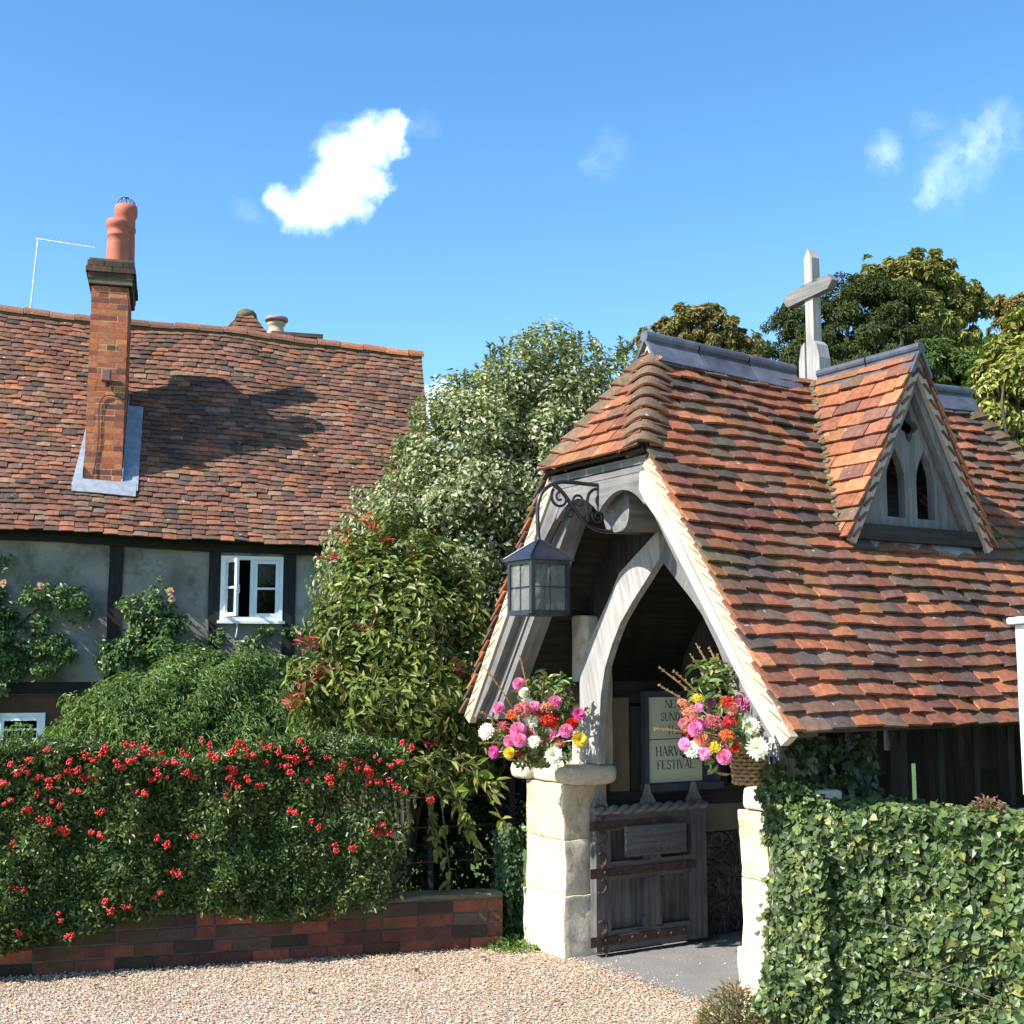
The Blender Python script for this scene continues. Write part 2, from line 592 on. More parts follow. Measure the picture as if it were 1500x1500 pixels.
def mat_flint():
    m_, t, b, out, co = new_mat('flint_wall')
    v = t.n('ShaderNodeTexVoronoi', feature='DISTANCE_TO_EDGE', i_Scale=15.0)
    nzv = t.n('ShaderNodeTexNoise', i_Scale=6.0)
    t.link(co, nzv.inputs['Vector'])
    t.link(t.mix(0.12, co, nzv.outputs['Color']), v.inputs['Vector'])
    v2 = t.n('ShaderNodeTexVoronoi', i_Scale=15.0)
    t.link(t.mix(0.12, co, nzv.outputs['Color']), v2.inputs['Vector'])
    stone = t.ramp(v2.outputs['Color'], [(0.2, (0.02, 0.02, 0.022)), (0.8, (0.05, 0.05, 0.05))])
    fac = t.ramp(v.outputs[0], [(0.03, 1.0), (0.09, 0.0)])
    t.link(t.mix(fac, stone, (0.10, 0.088, 0.07)), b.inputs['Base Color'])
    b.inputs['Roughness'].default_value = 0.6
    bump(t, b, t.ramp(v.outputs[0], [(0.0, 0.0), (0.2, 1.0)]), 0.8, 0.03)
    return m_


M['flint'] = mat_flint()


def mat_gravel():
    m_, t, b, out, co = new_mat('pea_gravel')
    v = t.n('ShaderNodeTexVoronoi', i_Scale=80.0)
    t.link(co, v.inputs['Vector'])
    sep = t.n('ShaderNodeSeparateColor')
    t.link(v.outputs['Color'], sep.inputs[0])
    c = t.ramp(sep.outputs[0], [(0.0, (0.22, 0.145, 0.09)), (0.25, (0.40, 0.30, 0.21)), (0.55, (0.50, 0.40, 0.30)), (0.8, (0.60, 0.52, 0.42)), (1.0, (0.36, 0.31, 0.27))])
    c = t.mix(1.0, c, t.ramp(t.noise(co, 1.2, 4), [(0.3, 0.85), (0.7, 1.1)]), 'MULTIPLY')
    edge = t.ramp(v.outputs['Distance'], [(0.45, 0.0), (0.85, 0.75)])
    c = t.mix(edge, c, (0.15, 0.105, 0.07))
    t.link(c, b.inputs['Base Color'])
    b.inputs['Roughness'].default_value = 0.8
    hgt = t.math('SUBTRACT', 1.0, v.outputs['Distance'])
    bump(t, b, hgt, 0.7, 0.012)
    return m_


def mat_ground(name, a, bcol, sc, bs):
    m_, t, b, out, co = new_mat(name)
    c = t.mix(t.ramp(t.noise(co, sc, 8, 0.7), [(0.3, 0.0), (0.7, 1.0)]), a, bcol)
    c = t.mix(t.ramp(t.noise(co, sc * 0.06, 4), [(0.35, 0.0), (0.7, 0.5)]), c, tuple(x * 0.7 for x in a))
    t.link(c, b.inputs['Base Color'])
    b.inputs['Roughness'].default_value = 0.9
    bump(t, b, t.noise(co, sc * 2, 8, 0.75), bs, 0.02)
    return m_


M['gravel'] = mat_gravel()
M['lawn'] = mat_ground('mown_grass', (0.06, 0.115, 0.018), (0.11, 0.19, 0.03), 40, 0.8)
M['paving'] = mat_ground('worn_asphalt', (0.20, 0.192, 0.182), (0.31, 0.30, 0.285), 55, 0.6)

# ------------------------------------------------------------------ local frames
TH = rad(58.5)
V = np.array([math.sin(TH), math.cos(TH), 0])
U = np.array([math.cos(TH), -math.sin(TH), 0])
O = np.array([0.742, 7.271, 0.0])
Z3 = np.array([0, 0, 1.0])


def W(a, b, z):          # lychgate frame: a across the gate (to the near side), b along its ridge
    return O + U * a + V * b + Z3 * z


TCA = rad(75)
CT = np.array([math.sin(TCA), math.cos(TCA), 0])
CN = np.array([math.cos(TCA), -math.sin(TCA), 0])
CO = np.array([-3.185, 15.5, 0])


def CW(s, n, z):         # cottage frame: s along its wall, n out of the wall
    return CO + CT * s + CN * n + Z3 * z


AX_L = (U, V, Z3)
AX_C = (CT, CN, Z3)

# ------------------------------------------------------------------ ground
g = MB().add([(-300, -100, -0.012), (300, -100, -0.012), (300, 600, -0.012), (-300, 600, -0.012)], [(0, 1, 2, 3)])
part('ground', g, M['lawn'], kind='structure')


def wall_y(x):
    return 8.3 + 0.28 * (x + 0.04)


pts = [(-9, wall_y(-9), 0), (-0.05, 8.29, 0), tuple(W(-1.0, 0.1, 0)), tuple(W(0.95, 0.1, 0)), (9, 2.4, 0), (9, -14, 0), (-9, -14, 0)]
part('gravel_drive', MB().add(pts, [tuple(range(7))[::-1]]), M['gravel'], kind='structure')
pv = [W(-0.9, 0.06, 0.005), W(0.95, 0.06, 0.005), W(0.95, 6.0, 0.005), W(-0.9, 6.0, 0.005)]
part('path', MB().add(pv, [(0, 1, 2, 3)]), M['paving'], kind='structure')

# loose pebbles on the drive
oct_v = np.array([(1, 0, 0), (0, 1, 0), (-1, 0, 0), (0, -1, 0), (0, 0, 1), (0, 0, -1)], float)
oct_f = np.array([(0, 1, 4), (1, 2, 4), (2, 3, 4), (3, 0, 4), (1, 0, 5), (2, 1, 5), (3, 2, 5), (0, 3, 5)])
n = 62000
px_ = rng.uniform(-3.9, 2.0, n)
py_ = rng.uniform(5.0, 8.35, n)
loc_a = (px_ - O[0]) * U[0] + (py_ - O[1]) * U[1]
loc_b = (px_ - O[0]) * V[0] + (py_ - O[1]) * V[1]
ok = (py_ < wall_y(px_) - 0.0) & ((loc_b < 0.05 + rng.exponential(0.045, n)) | ((loc_b < 1.2) & (rng.random(n) < 0.018)) | (loc_a < -1.0))
px_, py_ = px_[ok], py_[ok]
n = len(px_)
sz = rng.uniform(0.0035, 0.0085, n)
sz[rng.random(n) < 0.03] *= 1.6
vv = oct_v[None] * sz[:, None, None] * rng.uniform(0.7, 1.3, (n, 6, 1))
vv[:, :, 2] *= 0.6
ang = rng.uniform(0, 6.28, n)
xr = vv[:, :, 0] * np.cos(ang)[:, None] - vv[:, :, 1] * np.sin(ang)[:, None]
yr = vv[:, :, 0] * np.sin(ang)[:, None] + vv[:, :, 1] * np.cos(ang)[:, None]
vv = np.stack([xr + px_[:, None], yr + py_[:, None], vv[:, :, 2] + 0.004 + rng.uniform(0, 0.004, n)[:, None]], axis=2)
pal = np.array([(0.56, 0.45, 0.34), (0.48, 0.36, 0.25), (0.62, 0.54, 0.44), (0.36, 0.25, 0.16), (0.68, 0.62, 0.54), (0.30, 0.25, 0.21), (0.50, 0.33, 0.22)])
colr = pal[rng.integers(0, len(pal), n)] * rng.uniform(0.72, 1.08, (n, 1)) * np.array([1.0, 0.92, 0.85])
ff = (oct_f[None] + (np.arange(n) * 6)[:, None, None]).reshape(-1, 3)
part('loose_pebbles', MB().add(vv.reshape(-1, 3), ff, np.repeat(colr, 8, axis=0)), M['tint'], kind='stuff',
     label='loose beige and brown pebbles covering the gravel drive', cat='gravel')


# ------------------------------------------------------------------ tiles
def clip_poly(poly, clip):
    """clip a polygon by a convex CCW polygon (2-D)"""
    out = poly
    for i in range(len(clip)):
        a, b = clip[i], clip[(i + 1) % len(clip)]
        ex, ey = b[0] - a[0], b[1] - a[1]
        inp, out = out, []
        if not inp:
            break
        for k in range(len(inp)):
            p, q = inp[k - 1], inp[k]
            sp = ex * (p[1] - a[1]) - ey * (p[0] - a[0])
            sq = ex * (q[1] - a[1]) - ey * (q[0] - a[0])
            if (sp >= 0) != (sq >= 0):
                f = sp / (sp - sq)
                out.append((p[0] + (q[0] - p[0]) * f, p[1] + (q[1] - p[1]) * f))
            if sq >= 0:
                out.append(q)
    return out


def area2(p):
    return 0.5 * sum(p[i - 1][0] * p[i][1] - p[i][0] * p[i - 1][1] for i in range(len(p)))


def tile_field(mb, P, poly, gauge, wid, thick, palette, weights, lift=0.014, jit=0.006, roll=0.004, seed=1, camber=0.003, wave=0.0, skip=None, over=0.02):
    rr = random.Random(seed)
    if area2(poly) < 0:
        poly = poly[::-1]
    smin, smax = min(p[0] for p in poly), max(p[0] for p in poly)
    tmin, tmax = min(p[1] for p in poly), max(p[1] for p in poly)
    rows = int((tmax - tmin) / gauge) + 1
    L = gauge * 1.55
    for i in range(rows):
        t0 = tmin + i * gauge
        s = smin - wid * (1.0 if i % 2 else 0.5) - rr.random() * 0.02
        rowh = rr.gauss(0, 0.0012)
        while s < smax:
            wd = wid * rr.uniform(0.94, 1.06)
            dt = rr.gauss(0, jit) + wave * mnoise.noise(Vector((s * 1.1, t0 * 1.7, seed * 3.3)))
            a0, a1 = s, s + wd - 0.003
            b0, b1 = t0 + dt, t0 + dt + L
            cl = poly
            mid = (a0 + a1) / 2
            sk = rr.gauss(0, 0.003)
            pl = [(a0, b0 + sk), (mid, b0 - 0.001), (a1, b0 - sk), (a1, b1), (mid, b1), (a0, b1)]
            s += wd
            if i == 0:
                pl = [(p[0], max(p[1], tmin - 0.5)) for p in pl]
                cl = [(p[0], p[1] - (0.03 if abs(p[1] - tmin) < 1e-6 else 0)) for p in poly]
            if skip is not None and skip(mid, t0 + gauge * 0.6):
                # keep the random stream in step
                rr.random()
                continue
            pl = clip_poly(pl, cl)
            if len(pl) < 3 or abs(area2(pl)) < 0.0006:
                continue
            rl = rr.gauss(0, roll)
            hh = rr.gauss(0, 0.002) + rowh
            top, bot = [], []
            for (x, y) in pl:
                hv = thick + lift * (1 - (y - b0) / L) * 1.35 + hh + rl * (x - mid) / wid + camber * (1 - ((x - mid) / (0.5 * wid)) ** 2)
                top.append(P(x, y, hv))
                bot.append(P(x, y, hv - thick))
            c = np.array(rr.choices(palette, weights)[0]) * rr.uniform(0.78, 1.22)
            k = len(top)
            fs = [tuple(range(k)), tuple(range(2 * k - 1, k - 1, -1))]
            fs += [(q, k + q, k + (q + 1) % k, (q + 1) % k) for q in range(k)]
            mb.add(top + bot, fs, c)


LP = [(0.31, 0.110, 0.055), (0.23, 0.088, 0.052), (0.165, 0.077, 0.056), (0.085, 0.062, 0.054), (0.37, 0.145, 0.070), (0.155, 0.095, 0.07)]
LWT = [5, 6, 5, 2.6, 2.2, 4]
CP = [(0.215, 0.096, 0.058), (0.165, 0.082, 0.055), (0.13, 0.072, 0.054), (0.30, 0.118, 0.062), (0.085, 0.06, 0.05), (0.22, 0.135, 0.092)]
CWT = [6, 6, 5, 2.4, 2.2, 2.6]

# ================================================================== LYCHGATE
K = 1.43                # roof slope, rise over run
AP = 3.61               # apex height
EA, EZ = 1.51, AP - K * 1.51
B0, B1 = -0.33, 3.20    # verges
HA, HZ = 0.49, AP - K * 0.49
RB0, RB1 = 0.10, 2.88   # ridge ends
SL = math.hypot(1, K)
lych = thing('lychgate', 'timber church lychgate with red clay tiled roof and small gabled dormer', 'lychgate', W(0, 1.43, 0))


def slope_map(sign):
    nrm = (U * sign * K + Z3) / SL

    def P(s, t, hgt):
        a = EA - t / SL
        b = s
        dz = -0.035 * math.sin(math.pi * min(max((s - B0) / (B1 - B0), 0), 1)) * (t / (EA * SL)) + 0.006 * math.sin(s * 4 + t * 3)
        return W(sign * a, b, EZ + t / SL * K + dz) + nrm * hgt
    return P


def hip_map(end):
    # end = -1 front, +1 back
    b_e, b_r = (B0 - 0.03, RB0) if end < 0 else (B1 + 0.03, RB1)
    run = abs(b_r - b_e)
    rise = AP - HZ
    sl = math.hypot(run, rise)
    nrm = V * end * rise / sl + Z3 * run / sl

    def P(s, t, hgt):
        b = b_e - end * t / sl * run
        return W(s, b, HZ + t / sl * rise) + nrm * hgt
    return P, sl


T_H = (EA - HA) * SL
T_R = EA * SL


def in_dormer(s, t):
    a = EA - t / SL
    z = EZ + t / SL * K
    hw = 0.56 * (3.52 - z) / 1.02
    return a < 0.78 and z > 2.5 and abs(s - 1.365) < hw - 0.06


roof = MB()
polyR = [(B0, 0), (B1, 0), (B1, T_H), (RB1, T_R), (RB0, T_R), (B0, T_H)]
tile_field(roof, slope_map(1), polyR, 0.089, 0.168, 0.016, LP, LWT, lift=0.026, jit=0.006, roll=0.007, camber=0.005, seed=4, skip=in_dormer)
tile_field(roof, slope_map(-1), polyR, 0.089, 0.168, 0.016, LP, LWT, lift=0.026, jit=0.006, roll=0.007, camber=0.005, seed=5)
for end in (-1, 1):
    Ph, sl = hip_map(end)
    tile_field(roof, Ph, [(-HA - 0.03, 0), (HA + 0.03, 0), (0, sl)], 0.098, 0.175, 0.014, [LP[0], LP[1], LP[4], LP[2]], [5, 4, 4, 1], lift=0.022, jit=0.004, seed=8 + end)
roof_o = part('roof', roof, M['tile'], lych)
# battens and boards beneath the tiles
for sgn in (1, -1):
    ub = MB()
    P = slope_map(sgn)
    e0, e1 = B0 + 0.02, B1 - 0.02
    ring = [(e0, 0.03), (e1, 0.03), (e1, T_H), (RB1, T_R), (RB0, T_R), (e0, T_H)]
    top = [P(s, t, -0.004) for s, t in ring]
    bot = [P(s, t, -0.03) for s, t in ring]
    ub.add(top + bot, [tuple(range(6)), tuple(range(11, 5, -1))] + [(i, (i + 1) % 6, 6 + (i + 1) % 6, 6 + i) for i in range(6)])
    part('roof_boarding', ub, M['darkoak'], lych, grain=V)
for end in (-1, 1):
    Ph, sl = hip_map(end)
    ring = [(-HA + 0.01, 0.02), (HA - 0.01, 0.02), (0, sl - 0.02)]
    top = [Ph(s, t, -0.004) for s, t in ring]
    bot = [Ph(s, t, -0.025) for s, t in ring]
    part('roof_boarding', MB().add(top + bot, [(0, 1, 2), (5, 4, 3), (0, 1, 4, 3), (1, 2, 5, 4), (2, 0, 3, 5)]), M['darkoak'], lych, grain=U)

# bonnet tiles down the hips
for end in (-1, 1):
    for sgn in (1, -1):
        bon = MB()
        bmo = MB()
        p0 = W(sgn * (HA - 0.0), B0 - 0.03 if end < 0 else B1 + 0.03, HZ)
        p1 = W(0, RB0 if end < 0 else RB1, AP)
        d = p1 - p0
        Ld = np.linalg.norm(d)
        d = d / Ld
        side = np.cross(d, Z3)
        side /= np.linalg.norm(side)
        nn = np.cross(side, d)
        if nn[2] < 0:
            nn = -nn
        k = 9
        dA = -U * sgn                      # along the courses of the hip end
        dB = -V * end                      # along the courses of the long slope
        seg = 14
        for i in range(k - 1):
            edge = np.array(R.choice([LP[0], LP[1], LP[4]])) * R.uniform(0.85, 1.1)
            body = np.array((0.15, 0.10, 0.062)) * R.uniform(0.75, 1.2)
            outer, inner = [], []
            for (q, wdt, lift) in ((0, 0.20, 0.052), (1, 0.17, 0.012)):
                c0 = p0 + d * ((i + 1.45 * q) * Ld / k - 0.015)
                for j in range(seg + 1):
                    x = j / seg * 2 - 1
                    fa = (-x + math.sqrt(x * x + 0.16)) / 2
                    fb_ = (x + math.sqrt(x * x + 0.16)) / 2
                    sagv = (1 - q) * 0.012 * abs(x)
                    base_ = c0 + (dA * fa + dB * fb_) * wdt
                    for store, dr in ((outer, 0.0), (inner, -0.015)):
                        store.append(base_ + nn * (0.052 * (1 - x * x) + lift + dr) - d * sagv)
            s1 = seg + 1
            vs = outer + inner
            m2 = 2 * s1
            bon.add(vs[:m2], [(j, j + 1, s1 + j + 1, s1 + j) for j in range(seg)], body)
            fs = [(j, m2 + j, m2 + j + 1, j + 1) for j in range(seg)] + [(m2 + j, m2 + s1 + j, m2 + s1 + j + 1, m2 + j + 1) for j in range(seg)]
            fs += [(0, s1, m2 + s1, m2), (seg, m2 + seg, m2 + s1 + seg, s1 + seg)]
            bon.add(vs, fs, edge)
        ring = [p0 + d * 0.03 + (dA * (-x + math.sqrt(x * x + 0.16)) / 2 + dB * (x + math.sqrt(x * x + 0.16)) / 2) * 0.15 + nn * (0.05 * (1 - x * x) + 0.02) for x in np.linspace(-1, 1, 9)]
        bmo.prism([ring[0] - nn * 0.06] + ring + [ring[-1] - nn * 0.06], d * 0.05)
        part('hip_tiles', bon, M['tile'], roof_o)
        part('hip_mortar', bmo, M['mossy'], roof_o)


# blue clay ridge tiles with a roll
def ridge_run(mb, p0, p1, sidevec, k, drop, nseg, gap=0.006, rollr=0.034):
    p0, p1 = np.asarray(p0), np.asarray(p1)
    d = (p1 - p0) / nseg
    du = d / np.linalg.norm(d)
    for i in range(nseg):
        a = p0 + d * i + du * gap
        b = p0 + d * (i + 1) - du * gap
        tt = np.ones(3) * R.uniform(0.75, 1.3)
        for sg in (1, -1):
            dn = (sidevec * sg - Z3 * k)
            dn = dn / np.linalg.norm(dn)
            nrm = sidevec * sg * k + Z3
            nrm = nrm / np.linalg.norm(nrm)
            o = Z3 * 0.035
            mb.prism([a + o, b + o, b + o + dn * drop, a + o + dn * drop], nrm * 0.016, tt)
        mb.tube([a + Z3 * 0.062, b + Z3 * 0.062], rollr * (1.0 + 0.06 * R.random()), 12, tt)


rg = MB()
sag = -0.035
ridge_run(rg, W(0, RB0 - 0.06, AP + 0.035), W(0, 1.25, AP - 0.02), U, K, 0.175, 3)
part('ridge_tiles', rg, M['slate'], roof_o)
rg = MB()
ridge_run(rg, W(0, 1.62, AP - 0.02), W(0, RB1 + 0.06, AP + 0.03), U, K, 0.175, 3)
part('ridge_tiles', rg, M['slate'], roof_o)
# buff mortar closing the ridge end
mo = MB()
mo.prism([W(-0.10, RB0 - 0.03, AP - 0.10), W(0.10, RB0 - 0.03, AP - 0.10), W(0.0, RB0 - 0.03, AP + 0.05)], V * 0.06)
part('ridge_mortar', mo, M['mortar'], roof_o)

# verge: mortar bed with tile tips, both sides, front and back
for sgn in (1, -1):
    P = slope_map(sgn)
    for (bb, e) in ((B0, 1), (B1, -1)):
        vm, vt = MB(), MB()
        up = [P(bb + e * 0.018, t, 0.0) for t in np.linspace(0.0, T_H - 0.02, 9)]
        dn = [P(bb + e * 0.018, t, -0.078) for t in np.linspace(0.0, T_H - 0.02, 9)]
        vm.strip(up, dn, V * e * 0.05)
        i = 0
        while i * 0.089 < T_H - 0.08:
            t0 = i * 0.089 + 0.0
            q0, q1 = P(bb + e * 0.0145, t0, -0.008), P(bb + e * 0.0145, t0 + 0.085, -0.046)
            nrm = P(0, 0, 1) - P(0, 0, 0)
            wt = R.uniform(0.002, 0.0045)
            vt.prism([q0 - nrm * wt, q1 - nrm * wt * 0.6, q1 + nrm * wt * 0.6, q0 + nrm * wt * 1.4], V * e * 0.05, np.array((0.36, 0.21, 0.125)) * R.uniform(0.8, 1.2))
            i += 1
        part('verge_mortar', vm, M['mortar'], roof_o)
        part('verge_tiles', vt, M['tile'], roof_o)


# barge boards with a cusp near the hip
def roof_a(z):
    return (AP - 0.092 * SL / 1.0 - z) / K


for (bb, e) in ((B0 + 0.03, 1), (B1 - 0.03, -1)):
    for sgn in (1, -1):
        out_z = np.array([HZ - 0.02, 2.75, 2.6, 2.45, 2.3, 2.1, 1.9, 1.7, 1.55, EZ + 0.0])
        outer = [(roof_a(z), z) for z in out_z]
        inner = [(0.40, 2.84), (0.385, 2.72), (0.445, 2.635), (0.56, 2.52), (0.665, 2.385), (0.80, 2.20), (0.93, 2.02), (1.06, 1.84), (1.22, 1.62), (1.385, 1.43)]
        A = [W(sgn * x, bb, z) for x, z in outer]
        Bp = [W(sgn * x, bb, z) for x, z in inner]
        gr = W(sgn * 1.0, 0, -K) - W(0, 0, 0)
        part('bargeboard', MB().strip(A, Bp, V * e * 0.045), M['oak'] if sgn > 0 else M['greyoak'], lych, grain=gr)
        # moulded rafter behind it, set further in
        rf = MB()
        for q, (off, wd) in enumerate(((0.0, 0.052), (0.058, 0.042), (0.106, 0.046))):
            z1, z2 = HZ - 0.04, EZ - 0.02
            dx = off * SL / K
            a1, a2 = roof_a(z1) - dx, roof_a(z2) - dx
            wx = wd * SL / K
            b_ = bb + e * (0.047 + 0.012 * q)
            rf.prism([W(sgn * a1, b_, z1), W(sgn * a2, b_, z2), W(sgn * (a2 - wx), b_, z2), W(sgn * (a1 - wx), b_, z1)], V * e * (0.15 - 0.012 * q))
        part('rafter', rf, M['greyoak'], lych, grain=gr)

# header board under the half hip, cusped, with mouldings
for (bb, e) in ((B0 + 0.034, 1), (B1 - 0.034, -1)):
    hb = MB()
    xs = np.linspace(-0.43, 0.43, 25)
    lowz = []
    for x in xs:
        u_ = abs(abs(x) - 0.215) / 0.215
        lowz.append(2.735 - 0.105 * u_ ** 2)
    hb.strip([W(x, bb, HZ - 0.075) for x in xs], [W(x, bb, z) for x, z in zip(xs, lowz)], V * e * 0.04)
    for (z1, z2, pr) in ((HZ - 0.012, HZ - 0.055, 0.012), (HZ - 0.06, HZ - 0.095, 0.004)):
        hb.prism([W(-0.50, bb - e * pr, z1), W(0.50, bb - e * pr, z1), W(0.52, bb - e * pr, z2), W(-0.52, bb - e * pr, z2)], V * e * (0.04 + pr - 0.001))
    part('header_board', hb, M['greyoak'], lych, grain=U)

# heavy beam end at the middle, carrying the lamp bracket
bm = MB()
ys = np.linspace(-0.20, 0.36, 9)
prev = None
rings = []
for i, y in enumerate(ys):
    k = i / 8
    cz = 2.665 - 0.02 * k
    hh = 0.145 - 0.05 * k
    ww = 0.125
    rings.append([W(0.04 + ww * math.copysign(abs(math.cos(t)) ** 0.7, math.cos(t)), y, cz + hh * math.copysign(abs(math.sin(t)) ** 0.7, math.sin(t))) for t in np.linspace(0, 2 * math.pi, 17)[:-1]])
vs = np.vstack(rings)
fs = [(i * 16 + k, i * 16 + (k + 1) % 16, (i + 1) * 16 + (k + 1) % 16, (i + 1) * 16 + k) for i in range(8) for k in range(16)]
fs += [tuple(range(16))[::-1], tuple(range(128, 144))]
bm.add(vs, fs)
part('beam_end', bm, M['greyoak'], lych, grain=V)

# arch frame: two curved braces on each end, with infill boards above
inner = [(-0.63, 1.17), (-0.625, 1.40), (-0.60, 1.60), (-0.555, 1.76), (-0.48, 1.90), (-0.39, 2.03), (-0.27, 2.15), (-0.14, 2.265), (-0.002, 2.39)]
outer = [(-0.83, 1.17), (-0.83, 1.42), (-0.83, 1.66), (-0.795, 1.82), (-0.70, 1.95), (-0.60, 2.07), (-0.50, 2.19), (-0.40, 2.33), (-0.002, 2.56)]
for (bb, e) in ((0.14, 1), (2.72, -1)):
    for sgn in (1, -1):
        br = MB().strip([W(-sgn * x, bb, z) for x, z in outer], [W(-sgn * x, bb, z) for x, z in inner], V * e * 0.05)
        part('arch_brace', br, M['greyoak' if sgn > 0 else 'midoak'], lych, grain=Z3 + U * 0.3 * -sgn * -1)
    ib = MB()
    for k in range(9):
        x0 = -0.9 + k * 0.2
        x1 = x0 + 0.196
        zt = lambda x: AP - 0.12 - K * abs(x)
        lo = 2.42 if abs((x0 + x1) / 2) < 0.55 else (1.95 if abs((x0 + x1) / 2) < 0.82 else 1.5)
        ib.prism([W(x0, bb + e * 0.13, lo), W(x1, bb + e * 0.13, lo), W(x1, bb + e * 0.13, zt(x1)), W(x0, bb + e * 0.13, zt(x0))], V * e * (0.03 + 0.002 * (k % 2)))
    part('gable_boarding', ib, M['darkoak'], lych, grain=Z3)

# stone pillars with rounded corbel caps
for sgn, nm in ((-1, 'left'), (1, 'right')):
    pil = MB()
    z = 0.0
    for k, hgt in enumerate((0.37, 0.33, 0.34)):
        ins = 0.0 if k else -0.015
        cx = sgn * (0.80 + 0.22)
        pil.rough_box(W(cx + sgn * R.uniform(0, 0.006), 0.16, z + hgt / 2), (0.222 - ins, 0.16 - ins, hgt / 2 - 0.0008), AX_L, r=0.007, sub=9, amp=0.012, freq=6, tint=np.array([(1.04, 1.05, 1.08), (1.0, 0.99, 0.96), (0.97, 0.92, 0.82)][k]))
        z += hgt
    po = part('pillar', pil, M['cream'], lych, smooth=True)
    cap = MB()
    cap.rough_box(W(sgn * 1.02, 0.16, 1.10), (0.20, 0.15, 0.055), AX_L, r=0.02, sub=5, amp=0.008)
    if sgn < 0:
        cap.rough_box(W(sgn * 0.76, 0.13, 1.105), (0.105, 0.19, 0.062), AX_L, r=0.055, sub=5, amp=0.01)
    if sgn < 0:
        cap.rough_box(W(sgn * 1.27, 0.13, 1.105), (0.105, 0.19, 0.062), AX_L, r=0.055, sub=5, amp=0.01)
    part('pillar_cap', cap, M['cream'], po, smooth=True)
    up = MB()
    up.rough_box(W(sgn * 0.90, 0.285, 1.62), (0.09, 0.10, 0.47), AX_L, r=0.015, sub=6, amp=0.008)
    part('pillar_upper', up, M['cream'], po, smooth=True)
st = MB().box(W(1.03, 0.07, 1.24), (0.04, 0.04, 0.14), AX_L)
part('post_stub', st, M['oak'], lych, grain=Z3)

# side walls: flint below, stone band, timber rail
for sgn in (-1, 1):
    inn, outr = 0.85, 1.05
    cx = sgn * (inn + outr) / 2
    part('flint_wall', MB().rough_box(W(cx, 1.60, 0.335), (0.10, 1.27, 0.335), AX_L, r=0.01, sub=8, amp=0.012), M['flint'], lych)
    part('stone_band', MB().rough_box(W(cx, 1.60, 0.765), (0.104, 1.27, 0.092), AX_L, r=0.012, sub=8, amp=0.006), M['shadestone'], lych)
    part('sill_rail', MB().box(W(cx, 1.60, 0.915), (0.11, 1.27, 0.056), AX_L), M['darkoak'], lych, grain=V)
    part('wall_plate', MB().box(W(cx, 1.43, 1.60), (0.07, 1.45, 0.07), AX_L), M['darkoak'], lych, grain=V)

# left side above the rail: stone pilasters and boards
lb = MB()
for k in range(11):
    b0 = 0.345 + k * 0.235
    lb.box(W(-0.97, b0 + 0.115, 1.25), (0.015 + 0.002 * (k % 2), 0.1155, 0.275), AX_L)
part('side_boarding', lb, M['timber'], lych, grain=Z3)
for (b0, b1) in ((0.385, 0.545),):
    part('stone_pilaster', MB().rough_box(W(-0.90, (b0 + b1) / 2, 1.27), (0.05, (b1 - b0) / 2, 0.30), AX_L, r=0.01, sub=4, amp=0.005), M['shadestone'], lych)
for b_ in (0.60, 1.32, 2.05, 2.90):
    part('stud', MB().box(W(-0.905, b_, 1.24), (0.05, 0.045, 0.268), AX_L), M['darkoak'], lych, grain=Z3)
# inner curved arches of the roof frame
for b_ in (0.95, 1.9):
    for sgn in (1, -1):
        part('arch_brace', MB().strip([W(-sgn * x, b_, z) for x, z in outer], [W(-sgn * x, b_, z) for x, z in inner], V * 0.09), M['darkoak'], lych, grain=Z3)
# right side: arched tracery above the dwarf wall
tr = MB()
for k in range(9):
    b_ = 0.42 + k * 0.30
    tr.box(W(0.95, b_, 1.25), (0.035, 0.026, 0.28), AX_L)
    if k < 8:
        xs = np.linspace(0, 1, 9)
        lo = [W(0.925, b_ + 0.027 + 0.246 * x, 1.33 + 0.15 * math.sqrt(max(0, 1 - (2 * x - 1) ** 2)) ** 1.2) for x in xs]
        hi = [W(0.925, b_ + 0.027 + 0.246 * x, 1.53) for x in xs]
        tr.strip(hi, lo, U * 0.05)
part('side_tracery', tr, M['darkoak'], lych, grain=Z3)
# boards added across the far end to keep the inside dark, one narrow gap
fb = MB()
for (x0, x1, z0) in [(-0.85, -0.70, 0.0), (-0.70, -0.59, 0.0), (-0.589, -0.53, 1.08)] + [(-0.528 + 0.17 * k, -0.528 + 0.17 * (k + 1), 0.0) for k in range(8)]:
    fb.box(W((x0 + x1) / 2, 2.86, (2.5 + z0) / 2), ((x1 - x0) / 2 - 0.001, 0.016, (2.5 - z0) / 2), AX_L)
part('added_end_boards', fb, M['timber'], lych, grain=Z3)

# ---- dormer
DA, DB = 0.80, 1.365
dorm_mo = MB()


def dz_half(z):
    return 0.565 * (3.52 - z) / 1.04


def curve_plate(outer_, holes, to_world, thick, name):
    """flat plate with holes cut through, built from a filled 2-D curve"""
    cu = bpy.data.curves.new(name, 'CURVE')
    cu.dimensions = '2D'
    cu.fill_mode = 'BOTH'
    cu.extrude = thick / 2
    for ring in [outer_] + holes:
        sp = cu.splines.new('POLY')
        sp.points.add(len(ring) - 1)
        for p_, (x, y) in zip(sp.points, ring):
            p_.co = (x, y, 0, 1)
        sp.use_cyclic_u = True
    ob = bpy.data.objects.new(name, cu)
    COL.objects.link(ob)
    dg = bpy.context.evaluated_depsgraph_get()
    me = bpy.data.meshes.new_from_object(ob.evaluated_get(dg))
    mb = MB()
    mb.add([to_world(v.co) for v in me.vertices], [tuple(p_.vertices) for p_ in me.polygons])
    bpy.data.objects.remove(ob)
    bpy.data.curves.remove(cu)
    bpy.data.meshes.remove(me)
    return mb


